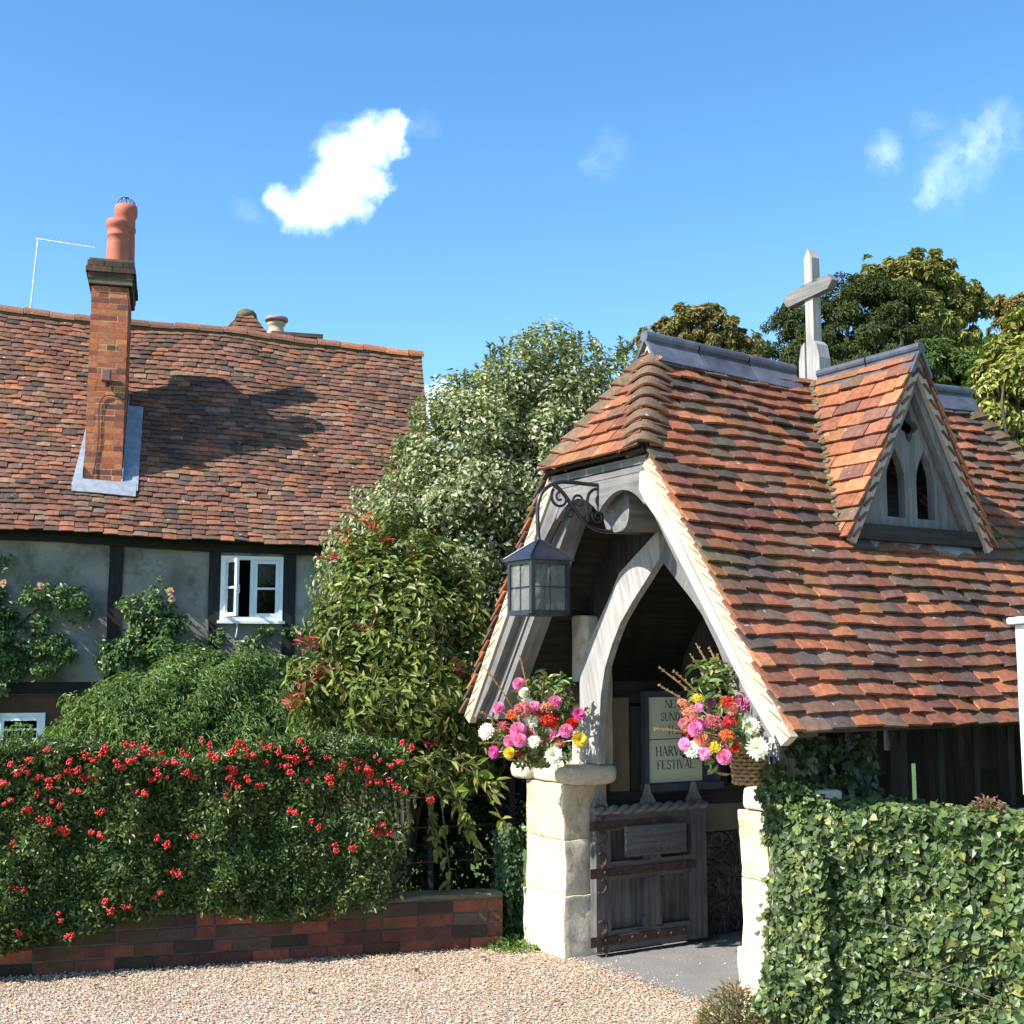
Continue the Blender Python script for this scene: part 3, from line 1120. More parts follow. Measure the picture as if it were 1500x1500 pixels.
def lancet(cx, w_, z0, z1):
    pts_ = [(cx - w_, z0), (cx + w_, z0)]
    hh = (z1 - z0) * 0.45
    for k in range(7):
        f = k / 6
        pts_.append((cx + w_ * (1 - f ** 1.7), z1 - hh + hh * f))
    for k in range(5, -1, -1):
        f = k / 6
        pts_.append((cx - w_ * (1 - f ** 1.7), z1 - hh + hh * f))
    return pts_


face_out = [(-0.515, 2.56), (0.515, 2.56), (0.0, 3.47)]
diam = []
for k in range(16):
    th = k / 16 * 2 * math.pi
    r_ = 0.066 * (1 + 0.32 * math.cos(4 * th))
    diam.append((r_ * math.cos(th), 3.165 + r_ * 1.15 * math.sin(th)))
fmb = curve_plate(face_out, [lancet(-0.125, 0.075, 2.62, 3.03), lancet(0.125, 0.075, 2.62, 3.03), diam],
                  lambda c: W(DA - 0.02 + c[2], DB + c[0], c[1]), 0.05, 'plate')
dorm = part('dormer', fmb, M['greyoak'], lych, grain=Z3)
for sg in (1, -1):
    sm = MB()
    sm.prism([W(DA + 0.012, DB + sg * 0.60, 2.47), W(DA + 0.012, DB + sg * 0.47, 2.47), W(DA + 0.012, DB, 3.36), W(DA + 0.012, DB, 3.535)], U * 0.045)
    part('dormer_rafter', sm, M['greyoak'], dorm, grain=Z3)
part('dormer_sill', MB().box(W(DA + 0.02, DB, 2.515), (0.05, 0.54, 0.045), AX_L), M['darkoak'], dorm, grain=V)
part('dormer_apron', MB().prism([W(0.79, DB - 0.47, 2.50), W(0.79, DB + 0.47, 2.50), W(0.865, DB + 0.47, 2.405), W(0.865, DB - 0.47, 2.405)], (U * K + Z3) / SL * 0.012), M['lead'], dorm)


def dslope(sg):
    hz, hb = 3.56 - 2.46, 0.60
    sl = math.hypot(hz, hb)
    nrm = (V * sg * hz + Z3 * hb) / sl

    def P(s, t, hgt):
        return W(s, DB + sg * (hb - t / sl * hb), 2.46 + t / sl * hz) + nrm * hgt
    return P, sl, hz


for sg in (-1, 1):
    dt_ = MB()
    P, sl, hz = dslope(sg)
    z_of = lambda t: 2.46 + t / sl * hz
    am = lambda z: (AP - 0.0 - z) / K
    tile_field(dt_, P, [(am(2.46) - 0.03, 0), (0.905, 0), (0.905, sl), (am(3.56) - 0.01, sl)], 0.10, 0.185, 0.014,
               [LP[0], LP[4], LP[1], LP[2], LP[5]], [5, 5, 3, 2, 2], lift=0.02, jit=0.004, seed=21 + sg)
    part('dormer_roof', dt_, M['tile'], dorm)
for sg in (-1, 1):
    du_ = MB()
    dv, dvt = MB(), MB()
    P, sl, hz = dslope(sg)
    z_of = lambda t: 2.46 + t / sl * hz
    ring = [((AP - 2.46) / K - 0.02, 0.02), (0.89, 0.02), (0.89, sl), ((AP - 3.56) / K, sl)]
    top = [P(s, t, -0.003) for s, t in ring]
    bot = [P(s, t, -0.028) for s, t in ring]
    du_.add(top + bot, [(0, 1, 2, 3), (7, 6, 5, 4)] + [(i, (i + 1) % 4, 4 + (i + 1) % 4, 4 + i) for i in range(4)])
    tt = np.linspace(0, sl - 0.02, 7)
    dv.strip([P(0.893, t, 0.0) for t in tt], [P(0.893, t, -0.05) for t in tt], U * -0.03)
    for k in range(int(sl / 0.10)):
        q0, q1 = P(0.875, k * 0.1 + 0.02, -0.008), P(0.875, k * 0.1 + 0.10, -0.040)
        nrm = P(0, 0, 1) - P(0, 0, 0)
        dvt.prism([q0 - nrm * 0.007, q1 - nrm * 0.007, q1 + nrm * 0.007, q0 + nrm * 0.007], U * 0.03, np.array(LP[k % 4]) * 0.9)
    part('dormer_boarding', du_, M['darkoak'], dorm, grain=U)
    part('dormer_verge', dv, M['lime'], dorm)
    part('dormer_verge_tiles', dvt, M['tile'], dorm)
dr = MB()
ridge_run(dr, W(0.10, DB, 3.555), W(0.93, DB, 3.555), V, 1.85, 0.16, 2, rollr=0.028)
part('dormer_ridge', dr, M['slate'], dorm)
# mossy valleys
for sg in (-1, 1):
    vl = MB()
    for k in range(26):
        f = k / 25 + R.gauss(0, 0.01)
        z = 2.50 + 1.02 * f
        a = (AP - z) / K
        hb = 0.60 * (3.56 - z) / 1.10
        p = W(a + 0.012, DB + sg * (hb + 0.012), z + 0.022)
        vl.rough_box(p, (0.035 + 0.02 * R.random(), 0.03, 0.014), AX_L, r=0.012, sub=2, amp=0.012, freq=30)
    part('valley_moss', vl, M['mossy'], dorm)

# ---- cross on the ridge
cr = MB()
cr.prism([W(-0.036, 1.40, 3.56), W(0.036, 1.40, 3.56), W(0.034, 1.40, 4.42), W(0, 1.40, 4.485), W(-0.034, 1.40, 4.42)], V * 0.07)
cross = part('cross', cr, M['midoak'], lych, grain=Z3)
ca = MB()
ca.prism([W(-0.215, 1.382, 4.175), W(-0.17, 1.382, 4.225), W(0.18, 1.382, 4.262), W(0.225, 1.382, 4.215), W(0.185, 1.382, 4.165), W(-0.18, 1.382, 4.13)], V * 0.06)
part('cross_arm', ca, M['greyoak'], cross, grain=U)
for sgx in (-1, 1):
    cb = MB()
    cb.prism([W(sgx * 0.038, 1.385, 3.50), W(sgx * 0.095, 1.385, 3.50), W(sgx * 0.09, 1.385, 3.74), W(sgx * 0.07, 1.385, 3.83), W(sgx * 0.038, 1.385, 3.86)], V * 0.10)
    part('cross_base', cb, M['midoak'], cross, grain=Z3)

# ---- the gate leaf, swung open along the left wall
ga = -0.735
G0, G1, GZ0, GZ1 = 0.165, 1.04, 0.035, 0.885
gate_fr = MB()


def gb(mb, b0, b1, z0, z1, a0, a1, tint=(1, 1, 1), skew=0.0):
    mb.box(W((a0 + a1) / 2, (b0 + b1) / 2, (z0 + z1) / 2), ((a1 - a0) / 2, (b1 - b0) / 2, (z1 - z0) / 2), AX_L, tint)


pn = MB()
bm_ = (G0 + G1) / 2
k0 = G0 + 0.112
wpl = (G1 - 0.127 - k0) / 6
for k in range(6):
    gb(pn, k0 + k * wpl + 0.002, k0 + (k + 1) * wpl - 0.002, GZ0 + 0.122, 0.453, ga - 0.022, ga - 0.004 + 0.002 * (k % 2), np.ones(3) * R.uniform(0.7, 1.15))
    gb(pn, k0 + k * wpl + 0.002, k0 + (k + 1) * wpl - 0.002, 0.567, GZ1 - 0.132, ga - 0.022, ga - 0.004 + 0.002 * (k % 2), np.ones(3) * R.uniform(0.6, 1.0))
gate = part('gate', pn, M['gateoak'], lych, grain=Z3)
for (b0, b1) in ((G0, G0 + 0.11), (G1 - 0.125, G1)):
    q = MB()
    gb(q, b0, b1, GZ0, GZ1, ga - 0.03, ga + 0.035)
    part('gate_stile', q, M['gateoak'], gate, grain=Z3)
for (z0, z1) in ((GZ0, GZ0 + 0.12), (GZ1 - 0.13, GZ1 - 0.02), (0.455, 0.565)):
    q = MB()
    gb(q, G0 + 0.112, G1 - 0.127, z0, z1, ga - 0.028, ga + 0.031)
    part('gate_rail', q, M['gateoak'], gate, grain=V)
for (z0, z1) in ((GZ0 + 0.121, 0.454), (0.566, GZ1 - 0.131)):
    mu = MB()
    gb(mu, bm_ - 0.055, bm_ + 0.055, z0, z1, ga - 0.0, ga + 0.033)
    gb(mu, bm_ - 0.07, bm_ + 0.07, z0, z0 + 0.06, ga, ga + 0.0305)
    part('gate_mullion', mu, M['gateoak'], gate, grain=Z3)
# rope-carved top rail and spikes
tp = MB()
npt = 40
xs = np.linspace(G0 - 0.02, G1 + 0.01, npt)
for ph in (0, math.pi):
    tp.tube([W(ga + 0.03 + 0.014 * math.cos(x * 36 + ph), x, GZ1 - 0.005 + 0.014 * math.sin(x * 36 + ph)) for x in xs], 0.019, 7)
part('gate_top_rail', tp, M['greyoak'], gate, grain=V, smooth=True)
for b_ in (G0 + 0.05, bm_ - 0.01, G1 - 0.07):
    part('gate_finial', MB().prism([W(ga - 0.02, b_ - 0.06, GZ1 + 0.012), W(ga - 0.02, b_ + 0.06, GZ1 + 0.012), W(ga - 0.02, b_ + 0.02, GZ1 + 0.08), W(ga - 0.02, b_, GZ1 + 0.14), W(ga - 0.02, b_ - 0.02, GZ1 + 0.08)], U * 0.04), M['greyoak'], gate, grain=Z3)
# iron straps with curled ends
for z, ln in ((0.85 - 0.06, 0.60), (0.505, 0.78), (0.10, 0.70)):
    hg = MB()
    gb(hg, G0 - 0.05, G0 + 0.02, z - 0.03, z + 0.03, ga + 0.0352, ga + 0.043)
    gb(hg, G0 + 0.02, G0 + ln, z - 0.024, z + 0.024, ga + 0.0352, ga + 0.0425)
    for k in range(7):
        p = W(ga + 0.044, G0 + 0.06 + k * (ln - 0.09) / 6, z + 0.004 * (-1) ** k)
        hg.lathe(p, [(0.009, 0), (0.008, 0.005), (0.004, 0.008)], 8, up=U)
    for sg in (-1, 1):
        cur = []
        for k in range(13):
            th = k / 12 * 1.35 * math.pi
            cur.append(W(ga + 0.041, G0 + 0.035 + 0.036 * math.sin(th) * (1 - 0.3 * k / 12), z + sg * (0.04 + 0.042 * (1 - math.cos(th)) * 0.75 + k * 0.002)))
        hg.tube(cur, np.linspace(0.011, 0.006, 13), 6)
    part('strap_hinge', hg, M['rust'], gate)
pq = MB().rough_box(W(ga + 0.052, 0.615, 0.685), (0.011, 0.245, 0.095), AX_L, r=0.01, sub=4, amp=0.002)
plaque = part('plaque', pq, M['gateoak'], gate, grain=V)
wr = MB()
rr = random.Random(3)
for row, (z, b0, b1) in enumerate(((0.725, 0.46, 0.76), (0.685, 0.42, 0.66), (0.630, 0.47, 0.74))):
    b_ = b0
    while b_ < b1:
        wd = rr.uniform(0.010, 0.020)
        if rr.random() > 0.18:
            gb(wr, b_, b_ + 0.004, z - 0.011, z + 0.011, ga + 0.0625, ga + 0.0645)
            if rr.random() > 0.4:
                zz = rr.choice([-0.009, 0, 0.009])
                gb(wr, b_ + 0.0042, b_ + wd - 0.003, z + zz - 0.002, z + zz + 0.002, ga + 0.0625, ga + 0.0645)
        b_ += wd + 0.004
part('worn_lettering', wr, M['greyoak'], plaque, kind='stuff')

# ------------------------------------------------------------------ lantern
lant = thing('lantern', 'black square glazed lantern hanging on a scrolled iron bracket at the gate', 'lantern', W(0, -0.70, 2.04))
lb_ = -0.70


def ring_sq(hw, z, a0=0.0):
    return [W(a0 - hw, lb_ - hw, z), W(a0 + hw, lb_ - hw, z), W(a0 + hw, lb_ + hw, z), W(a0 - hw, lb_ + hw, z)]


rf = MB()
r0, r1, r2 = ring_sq(0.143, 2.335), ring_sq(0.138, 2.35), ring_sq(0.012, 2.452)
rf.add(r0 + r1 + r2, [(3, 2, 1, 0), (8, 9, 10, 11)] + [(i, (i + 1) % 4, 4 + (i + 1) % 4, 4 + i) for i in range(4)] + [(4 + i, 4 + (i + 1) % 4, 8 + (i + 1) % 4, 8 + i) for i in range(4)])
for i in range(4):
    rf.tube([r1[i], r2[i]], 0.006, 6)
rf.lathe(W(0, lb_, 2.45), [(0.016, 0), (0.012, 0.02), (0.006, 0.03)], 10)
part('lantern_roof', rf, M['black'], lant)
lf = MB()
hw = 0.112
for (x, y) in ((-1, -1), (1, -1), (1, 1), (-1, 1)):
    lf.box(W(x * hw, lb_ + y * hw, 2.19), (0.012, 0.012, 0.1445), AX_L)
for z in (2.052, 2.328):
    for s_ in (-1, 1):
        lf.box(W(0, lb_ + s_ * hw, z), (hw - 0.0125, 0.013, 0.013), AX_L)
        lf.box(W(s_ * hw, lb_, z), (0.013, hw - 0.0125, 0.013), AX_L)
lf.box(W(0, lb_, 2.044), (hw - 0.014, hw - 0.014, 0.004), AX_L)
part('lantern_frame', lf, M['black'], lant)
lc = MB()
for s_ in (-1, 1):
    for z in (2.19,):
        lc.tube([W(-hw, lb_ + s_ * (hw + 0.006), z), W(hw, lb_ + s_ * (hw + 0.006), z)], 0.0032, 6)
        lc.tube([W(s_ * (hw + 0.006), lb_ - hw, z), W(s_ * (hw + 0.006), lb_ + hw, z)], 0.0032, 6)
    lc.tube([W(0.0, lb_ + s_ * (hw + 0.006), 2.06), W(0.0, lb_ + s_ * (hw + 0.006), 2.325)], 0.0032, 6)
    lc.tube([W(s_ * (hw + 0.006), lb_, 2.06), W(s_ * (hw + 0.006), lb_, 2.325)], 0.0032, 6)
part('glazing_bars', lc, M['black'], lant)
for (x, y) in ((0, -1), (0, 1), (1, 0), (-1, 0)):
    ax = (U, V, Z3) if y == 0 else (V, U, Z3)
    part('glass_pane', MB().box(W(x * hw, lb_ + y * hw, 2.19), (0.002, hw - 0.013, 0.124), ax), M['lampglass'], lant)
bl = MB().lathe(W(0, lb_, 2.17), [(0.004, -0.04), (0.022, -0.03), (0.03, 0.0), (0.022, 0.035), (0.012, 0.06), (0.012, 0.12)], 12, (0.5, 0.48, 0.42))
part('bulb', bl, M['tint'], lant, smooth=True)
bk = MB()


def B(b, z, a=0.0):
    return W(a, b, z)


def smooth_path(pts_, n_=40):
    pts_ = np.asarray(pts_, float)
    tt = np.linspace(0, len(pts_) - 1, n_)
    res = []
    for t in tt:
        i = min(int(t), len(pts_) - 2)
        f = t - i
        p0, p1, p2, p3 = pts_[max(i - 1, 0)], pts_[i], pts_[i + 1], pts_[min(i + 2, len(pts_) - 1)]
        res.append(0.5 * ((2 * p1) + (-p0 + p2) * f + (2 * p0 - 5 * p1 + 4 * p2 - p3) * f * f + (-p0 + 3 * p1 - 3 * p2 + p3) * f ** 3))
    return res


bk.tube(smooth_path([B(-0.70, 2.465), B(-0.705, 2.56), B(-0.70, 2.66), B(-0.66, 2.735), B(-0.57, 2.783), B(-0.45, 2.79), B(-0.33, 2.788), B(-0.17, 2.79)]), 0.0115, 8)
bk.tube(smooth_path([B(-0.595, 2.77), B(-0.53, 2.72), B(-0.46, 2.64), B(-0.38, 2.565), B(-0.29, 2.53), B(-0.16, 2.53), B(0.0, 2.535)]), 0.012, 8)
bk.tube(smooth_path([B(-0.37, 2.57), B(-0.375, 2.65), B(-0.36, 2.73), B(-0.31, 2.765), B(-0.25, 2.74), B(-0.25, 2.68)]), 0.009, 8)


def spiral(b, z, r, turns, start, sgn=1, rad_=0.007):
    pts_ = []
    nn_ = int(18 * turns)
    for k in range(nn_ + 1):
        th = start + sgn * 2 * math.pi * turns * k / nn_
        rr_ = r * (1 - 0.82 * k / nn_)
        pts_.append(B(b + rr_ * math.cos(th), z + rr_ * math.sin(th)))
    bk.tube(pts_, np.linspace(rad_, rad_ * 0.6, nn_ + 1), 6)


spiral(-0.555, 2.70, 0.062, 1.5, 2.4, 1, 0.009)
spiral(-0.43, 2.685, 0.042, 1.5, 3.6, -1, 0.008)
spiral(-0.49, 2.62, 0.042, 1.5, 0.4, 1, 0.008)
spiral(-0.275, 2.705, 0.05, 1.6, 1.2, -1, 0.009)
spiral(-0.30, 2.61, 0.04, 1.5, 2.6, 1, 0.008)
spiral(-0.385, 2.59, 0.03, 1.2, 1.6, -1, 0.007)
part('bracket', bk, M['black'], lant, smooth=True)
lv = MB()
lp, ld, ll = [], [], []
for k in range(16):
    f = k / 15
    base = W(-0.03 - 0.12 * 0, -0.20 + 0.27 * f, 2.795 + 0.05 * f)
    sgn = 1 if k % 2 else -1
    lp.append(base)
    ld.append(V * 0.5 + Z3 * sgn * 0.7 - U * 0.1)
    ll.append(0.055 * (1 - 0.5 * f) + 0.012)
lv.leaves(np.array(lp), np.array(ld), np.tile(-U + 0.2 * V, (16, 1)), np.array(ll), np.array(ll) * 0.5, (1, 1, 1))
lv.tube([W(-0.03, -0.22, 2.79), W(-0.03, 0.08, 2.85)], 0.006, 6)
part('iron_leaves', lv, M['black'], lant)

# ------------------------------------------------------------------ notice boards inside the gate
GLYPH = {
    'N': [(0.05, [(0, 0), (0, 1)]), (0.13, [(0.03, 1), (0.67, 0)]), (0.05, [(0.7, 0), (0.7, 1)]), 's0,1', 's.7,1', 's0,0'],
    'E': [(0.13, [(0.06, 0), (0.06, 1)]), (0.05, [(0, 0.975), (0.55, 0.975)]), (0.05, [(0, 0.025), (0.57, 0.025)]), (0.05, [(0.06, 0.52), (0.4, 0.52)]), (0.05, [(0.55, 0.98), (0.55, 0.82)]), (0.05, [(0.58, 0.02), (0.58, 0.2)])],
    'X': [(0.13, [(0.05, 1), (0.63, 0)]), (0.05, [(0.62, 1), (0.03, 0)]), 's.05,1', 's.62,1', 's.03,0', 's.63,0'],
    'T': [(0.13, [(0.33, 0), (0.33, 1)]), (0.05, [(0, 0.975), (0.66, 0.975)]), (0.05, [(0.01, 0.98), (0.01, 0.78)]), (0.05, [(0.65, 0.98), (0.65, 0.78)]), 's.33,0'],
    'S': [(0.09, [(0.44, 0.78), (0.40, 0.93), (0.25, 0.98), (0.10, 0.92), (0.05, 0.77), (0.13, 0.62), (0.35, 0.46), (0.46, 0.32), (0.45, 0.14), (0.34, 0.03), (0.17, 0.02), (0.06, 0.1), (0.03, 0.26)])],
    'U': [(0.12, [(0.08, 1), (0.08, 0.3), (0.16, 0.08), (0.34, 0.01)]), (0.05, [(0.34, 0.01), (0.54, 0.08), (0.61, 0.3), (0.61, 1)]), 's.08,1', 's.61,1'],
    'D': [(0.13, [(0.08, 0), (0.08, 1)]), (0.05, [(0, 0.975), (0.3, 0.975)]), (0.05, [(0, 0.025), (0.3, 0.025)]), (0.12, [(0.3, 0.97), (0.52, 0.87), (0.62, 0.66), (0.63, 0.4), (0.54, 0.15), (0.3, 0.03)])],
    'A': [(0.05, [(0.03, 0), (0.34, 1)]), (0.13, [(0.34, 1), (0.65, 0)]), (0.05, [(0.15, 0.36), (0.52, 0.36)]), 's.03,0', 's.66,0'],
    'Y': [(0.12, [(0.04, 1), (0.33, 0.45)]), (0.05, [(0.62, 1), (0.33, 0.45)]), (0.12, [(0.33, 0.48), (0.33, 0)]), 's.04,1', 's.62,1', 's.33,0'],
    '1': [(0.12, [(0.22, 0), (0.22, 1)]), (0.05, [(0.22, 0.98), (0.06, 0.86)]), 's.22,0'],
    'a': [(0.09, [(0.06, 0.55), (0.16, 0.65), (0.32, 0.62), (0.36, 0.48), (0.36, 0.06), (0.46, 0.02)]), (0.08, [(0.36, 0.4), (0.12, 0.3), (0.05, 0.14), (0.14, 0.02), (0.35, 0.12)])],
    'm': [(0.10, [(0.07, 0), (0.07, 0.64)]), (0.09, [(0.07, 0.5), (0.2, 0.64), (0.32, 0.58), (0.34, 0.0)]), (0.09, [(0.34, 0.5), (0.47, 0.64), (0.6, 0.58), (0.62, 0.0)]), 's.07,0', 's.34,0', 's.62,0'],
    'H': [(0.13, [(0.08, 0), (0.08, 1)]), (0.13, [(0.62, 0), (0.62, 1)]), (0.05, [(0.08, 0.52), (0.62, 0.52)]), 's.08,0', 's.08,1', 's.62,0', 's.62,1'],
    'R': [(0.13, [(0.08, 0), (0.08, 1)]), (0.05, [(0, 0.975), (0.3, 0.975)]), (0.11, [(0.28, 0.97), (0.46, 0.9), (0.5, 0.75), (0.43, 0.58), (0.25, 0.5)]), (0.05, [(0.08, 0.5), (0.3, 0.5)]), (0.13, [(0.28, 0.5), (0.62, 0)]), 's.08,0', 's.62,0'],
    'V': [(0.13, [(0.04, 1), (0.34, 0)]), (0.05, [(0.34, 0), (0.64, 1)]), 's.04,1', 's.64,1'],
    'F': [(0.13, [(0.08, 0), (0.08, 1)]), (0.05, [(0, 0.975), (0.53, 0.975)]), (0.05, [(0.08, 0.52), (0.4, 0.52)]), (0.05, [(0.53, 0.98), (0.53, 0.8)]), 's.08,0'],
    'I': [(0.13, [(0.1, 0), (0.1, 1)]), 's.1,0', 's.1,1'],
    'L': [(0.13, [(0.08, 0), (0.08, 1)]), (0.05, [(0, 0.025), (0.55, 0.025)]), (0.05, [(0.55, 0.02), (0.55, 0.22)]), 's.08,0', 's.08,1'],
}
ADV = {'N': .86, 'E': .72, 'X': .78, 'T': .78, 'S': .64, 'U': .82, 'D': .80, 'A': .80, 'Y': .76, '1': .52, 'a': .56, 'm': .82, 'H': .82, 'R': .74, 'V': .78, 'F': .68, 'I': .34, 'L': .70, ' ': .4}


def letters(mb, text, cx, z, size, to3, depth):
    wtot = sum(ADV[c] for c in text) * size
    x = cx - wtot / 2
    lay = 0
    for ch in text:
        for item in GLYPH[ch]:
            lay += 1
            dd = depth + 0.00012 * (lay % 7)
            if isinstance(item, str):
                sx, sy = [float(q) for q in item[1:].split(',')]
                item = (0.045, [(sx - 0.11, 0.975 if sy > .5 else 0.025), (sx + 0.11, 0.975 if sy > .5 else 0.025)])
            wd, pl = item
            p2 = [(x + q[0] * size, z + q[1] * size) for q in pl]
            for i in range(len(p2) - 1):
                a, b = np.array(p2[i]), np.array(p2[i + 1])
                d = b - a
                L = np.linalg.norm(d)
                d /= L
                nv = np.array([-d[1], d[0]]) * wd * size / 2
                e = d * wd * size * 0.25 if len(p2) > 2 else 0
                q4 = [a - nv - e, b - nv + e, b + nv + e, a + nv - e]
                base = [to3(q[0], q[1], 0.0) for q in q4]
                nd = to3(0, 0, 1) - to3(0, 0, 0)
                mb.prism(base, nd * (dd + 0.00002 * i))
        x += ADV[ch] * size


nb = thing('notice_board', 'blue grey notice board with NEXT SUNDAY and HARVEST FESTIVAL cream posters inside the gate', 'notice board', W(-0.82, 0.9, 0.97))
bd = MB()
bd.box(W(-0.835, 0.945, 1.28), (0.012, 0.315, 0.325), AX_L)
part('backboard', bd, M['board'], nb)
fr = MB()
fr.box(W(-0.815, 0.945, 0.985), (0.035, 0.325, 0.022), AX_L)
fr.box(W(-0.818, 0.648, 1.29), (0.016, 0.016, 0.282), AX_L)
fr.box(W(-0.818, 1.242, 1.29), (0.016, 0.016, 0.282), AX_L)
fr.box(W(-0.818, 0.945, 1.590), (0.016, 0.312, 0.016), AX_L)
part('board_frame', fr, M['board'], nb)
to3 = lambda x, y, d: W(-0.8215 + d, x, y)
for (z0, z1, lines) in ((1.295, 1.568, (('NEXT', 1.495, 0.052), ('SUNDAY', 1.413, 0.052), ('11am', 1.325, 0.055))), (1.015, 1.293, (('HARVEST', 1.185, 0.063), ('FESTIVAL', 1.100, 0.058)))):
    pp = part('poster', MB().box(W(-0.8222, 0.895, (z0 + z1) / 2), (0.0007, 0.222, (z1 - z0) / 2 - 0.002), AX_L), M['paper'], nb)
    for (tx, z, sz_) in lines:
        lt = MB()
        letters(lt, tx, 0.90, z, sz_, to3, 0.0006)
        part('printed_word', lt, M['ink'], pp)
nb2 = MB().box(W(-0.825, 1.56, 1.09), (0.012, 0.17, 0.10), AX_L)
nbt = thing('small_notice_board', 'small blank blue grey panel low on the wall right of the posters', 'notice board', W(-0.825, 1.56, 0.99))
part('backboard', nb2, M['board'], nbt)
part('board_ledge', MB().box(W(-0.81, 1.56, 0.985), (0.02, 0.18, 0.008), AX_L), M['board'], nbt)

# white framed board by the right side
wb = thing('white_notice_post', 'white weathered timber notice post with moulded cap beside the lychgate eaves', 'notice board', at(1530, 1180, 5.75) * (1, 1, 0))
pq0 = at(1497, 1165, 5.75)
for (nm, x0, x1, z0, z1, th_) in (('post', 0.0, 0.10, 1.185, 1.95, 0.09), ('cap', -0.025, 0.60, 1.953, 1.985, 0.15), ('board_panel', 0.105, 0.5, 1.25, 1.9, 0.03), ('bottom_rail', 0.105, 0.5, 1.19, 1.245, 0.06), ('far_post', 0.505, 0.60, 0.0, 1.95, 0.09)):
    p = np.array([pq0[0] + 0.030, 5.75, 0])
    part('post' if 'post' in nm else nm, MB().rough_box(p + np.array([(x0 + x1) / 2, 0.02, (z0 + z1) / 2]), ((x1 - x0) / 2, th_ / 2, (z1 - z0) / 2), r=0.006, sub=4, amp=0.002), M['whitewood'], wb, grain=(0, 0, 1) if 'post' in nm else (1, 0, 0))

# ================================================================== COTTAGE
cot = thing('cottage', 'old timber framed cottage with sagging brown tiled roof and grey plaster walls', 'cottage', CW(-1, -2, 0))
CE_N, CR_N = 0.30, -2.60
S0, S1 = -7.5, 2.57


def c_eave(s):
    return 3.245 - 0.030 * s + 0.012 * math.sin(s * 2.1)


def c_ridge(s):
    return 6.585 - 0.045 * s - 0.05 * math.exp(-((s + 3.4) / 1.2) ** 2) + 0.035 * math.sin(s * 1.5 + 1.2) - 0.05 * math.exp(-((s - 0.6) / 0.7) ** 2)


CRUN = CE_N - CR_N
CSL = math.hypot(CRUN, 3.3)
CNRM = (CN * 3.3 + Z3 * CRUN) / CSL


def CP_map(s, t, hgt):
    f = t / CSL
    z = c_eave(s) + (c_ridge(s) - c_eave(s)) * f - 0.09 * math.sin(math.pi * min(max(f, 0), 1)) + 0.03 * mnoise.noise(Vector((s * 0.9, t * 0.9, 2.0)))
    return CW(s, CE_N - f * CRUN, z) + CNRM * hgt


def in_stack(s, t):
    nn_ = CE_N - t / CSL * CRUN
    return -2.0 < s < -1.64 and -1.45 < nn_ < -0.42


cr_ = MB()
tile_field(cr_, CP_map, [(S0, 0), (S1 - 0.28, 0), (S1, CSL), (S0, CSL)], 0.098, 0.168, 0.013, CP, CWT, lift=0.020, jit=0.010, roll=0.007, seed=31, camber=0.006, wave=0.03, skip=in_stack)
c_roof = part('roof', cr_, M['ctile'], cot)
ub = MB()
ss = np.linspace(S0 + 0.05, S1 - 0.02, 30)
for hgt0, hgt1 in ((-0.01, -0.04),):
    grid = [[CP_map(min(s, S1 - 0.32 + 0.28 * t / CSL), t, hgt0) for s in ss] for t in np.linspace(0.03, CSL, 12)]
    vs = [p for row in grid for p in row]
    fs = [(i * 30 + j, i * 30 + j + 1, (i + 1) * 30 + j + 1, (i + 1) * 30 + j) for i in range(11) for j in range(29)]
    ub.add(vs, fs)
    # rear slope and gable end
    back = [CW(S0, CR_N, c_ridge(S0) - 0.03), CW(S1 - 0.02, CR_N, c_ridge(S1) - 0.03), CW(S1 - 0.3, CR_N - CRUN, 3.2), CW(S0, CR_N - CRUN, 3.2)]
    ub.add(back, [(3, 2, 1, 0)])
part('roof_boarding', ub, M['timber'], c_roof)
rt = MB()
s = S0
k = 0
while s < S1:
    e = min(s + 0.34, S1 + 0.03)
    tnt = np.array(CP[3] if s > 1.0 else (0.24, 0.11, 0.07)) * R.uniform(0.75, 1.25)
    if s > 1.0:
        tnt = np.array((0.42, 0.15, 0.075)) * R.uniform(0.85, 1.15)
    rings = []
    for q in (s + 0.004, e - 0.004):
        for dr in (0.0, -0.014):
            for j in range(9):
                th = math.pi * (j / 8)
                rr_ = 0.115 + dr + (0.006 if q == s + 0.004 else 0)
                rings.append(CW(q, CR_N + rr_ * math.cos(th), c_ridge(q) - 0.03 + 0.01 * (k % 2) + rr_ * 0.95 * math.sin(th)))
    fs = []
    for j in range(8):
        fs += [(j, j + 1, 18 + j + 1, 18 + j), (9 + j, 27 + j, 27 + j + 1, 9 + j + 1), (j, 9 + j, 9 + j + 1, j + 1), (18 + j, 18 + j + 1, 27 + j + 1, 27 + j)]
    rt.add(rings, fs, tnt)
    s += 0.34
    k += 1
part('ridge_tiles', rt, M['ctile'], c_roof)
rm = MB()
rm.tube([CW(s_, CR_N, c_ridge(s_) - 0.04) for s_ in np.linspace(S0, S1, 40)], 0.09, 8)
part('ridge_mortar', rm, M['mossy'], c_roof)

# walls (plaster above, brick below), with openings for the two windows
WN1 = (-0.385, 0.365, 2.335, 3.125)
WN2 = (-3.35, -2.33, 0.865, 1.245)
pw = MB()


def cbox(mb, s0, s1, n0, n1, z0, z1, tint=(1, 1, 1)):
    mb.box(CW((s0 + s1) / 2, (n0 + n1) / 2, (z0 + z1) / 2), ((s1 - s0) / 2, (n1 - n0) / 2, (z1 - z0) / 2), AX_C, tint)


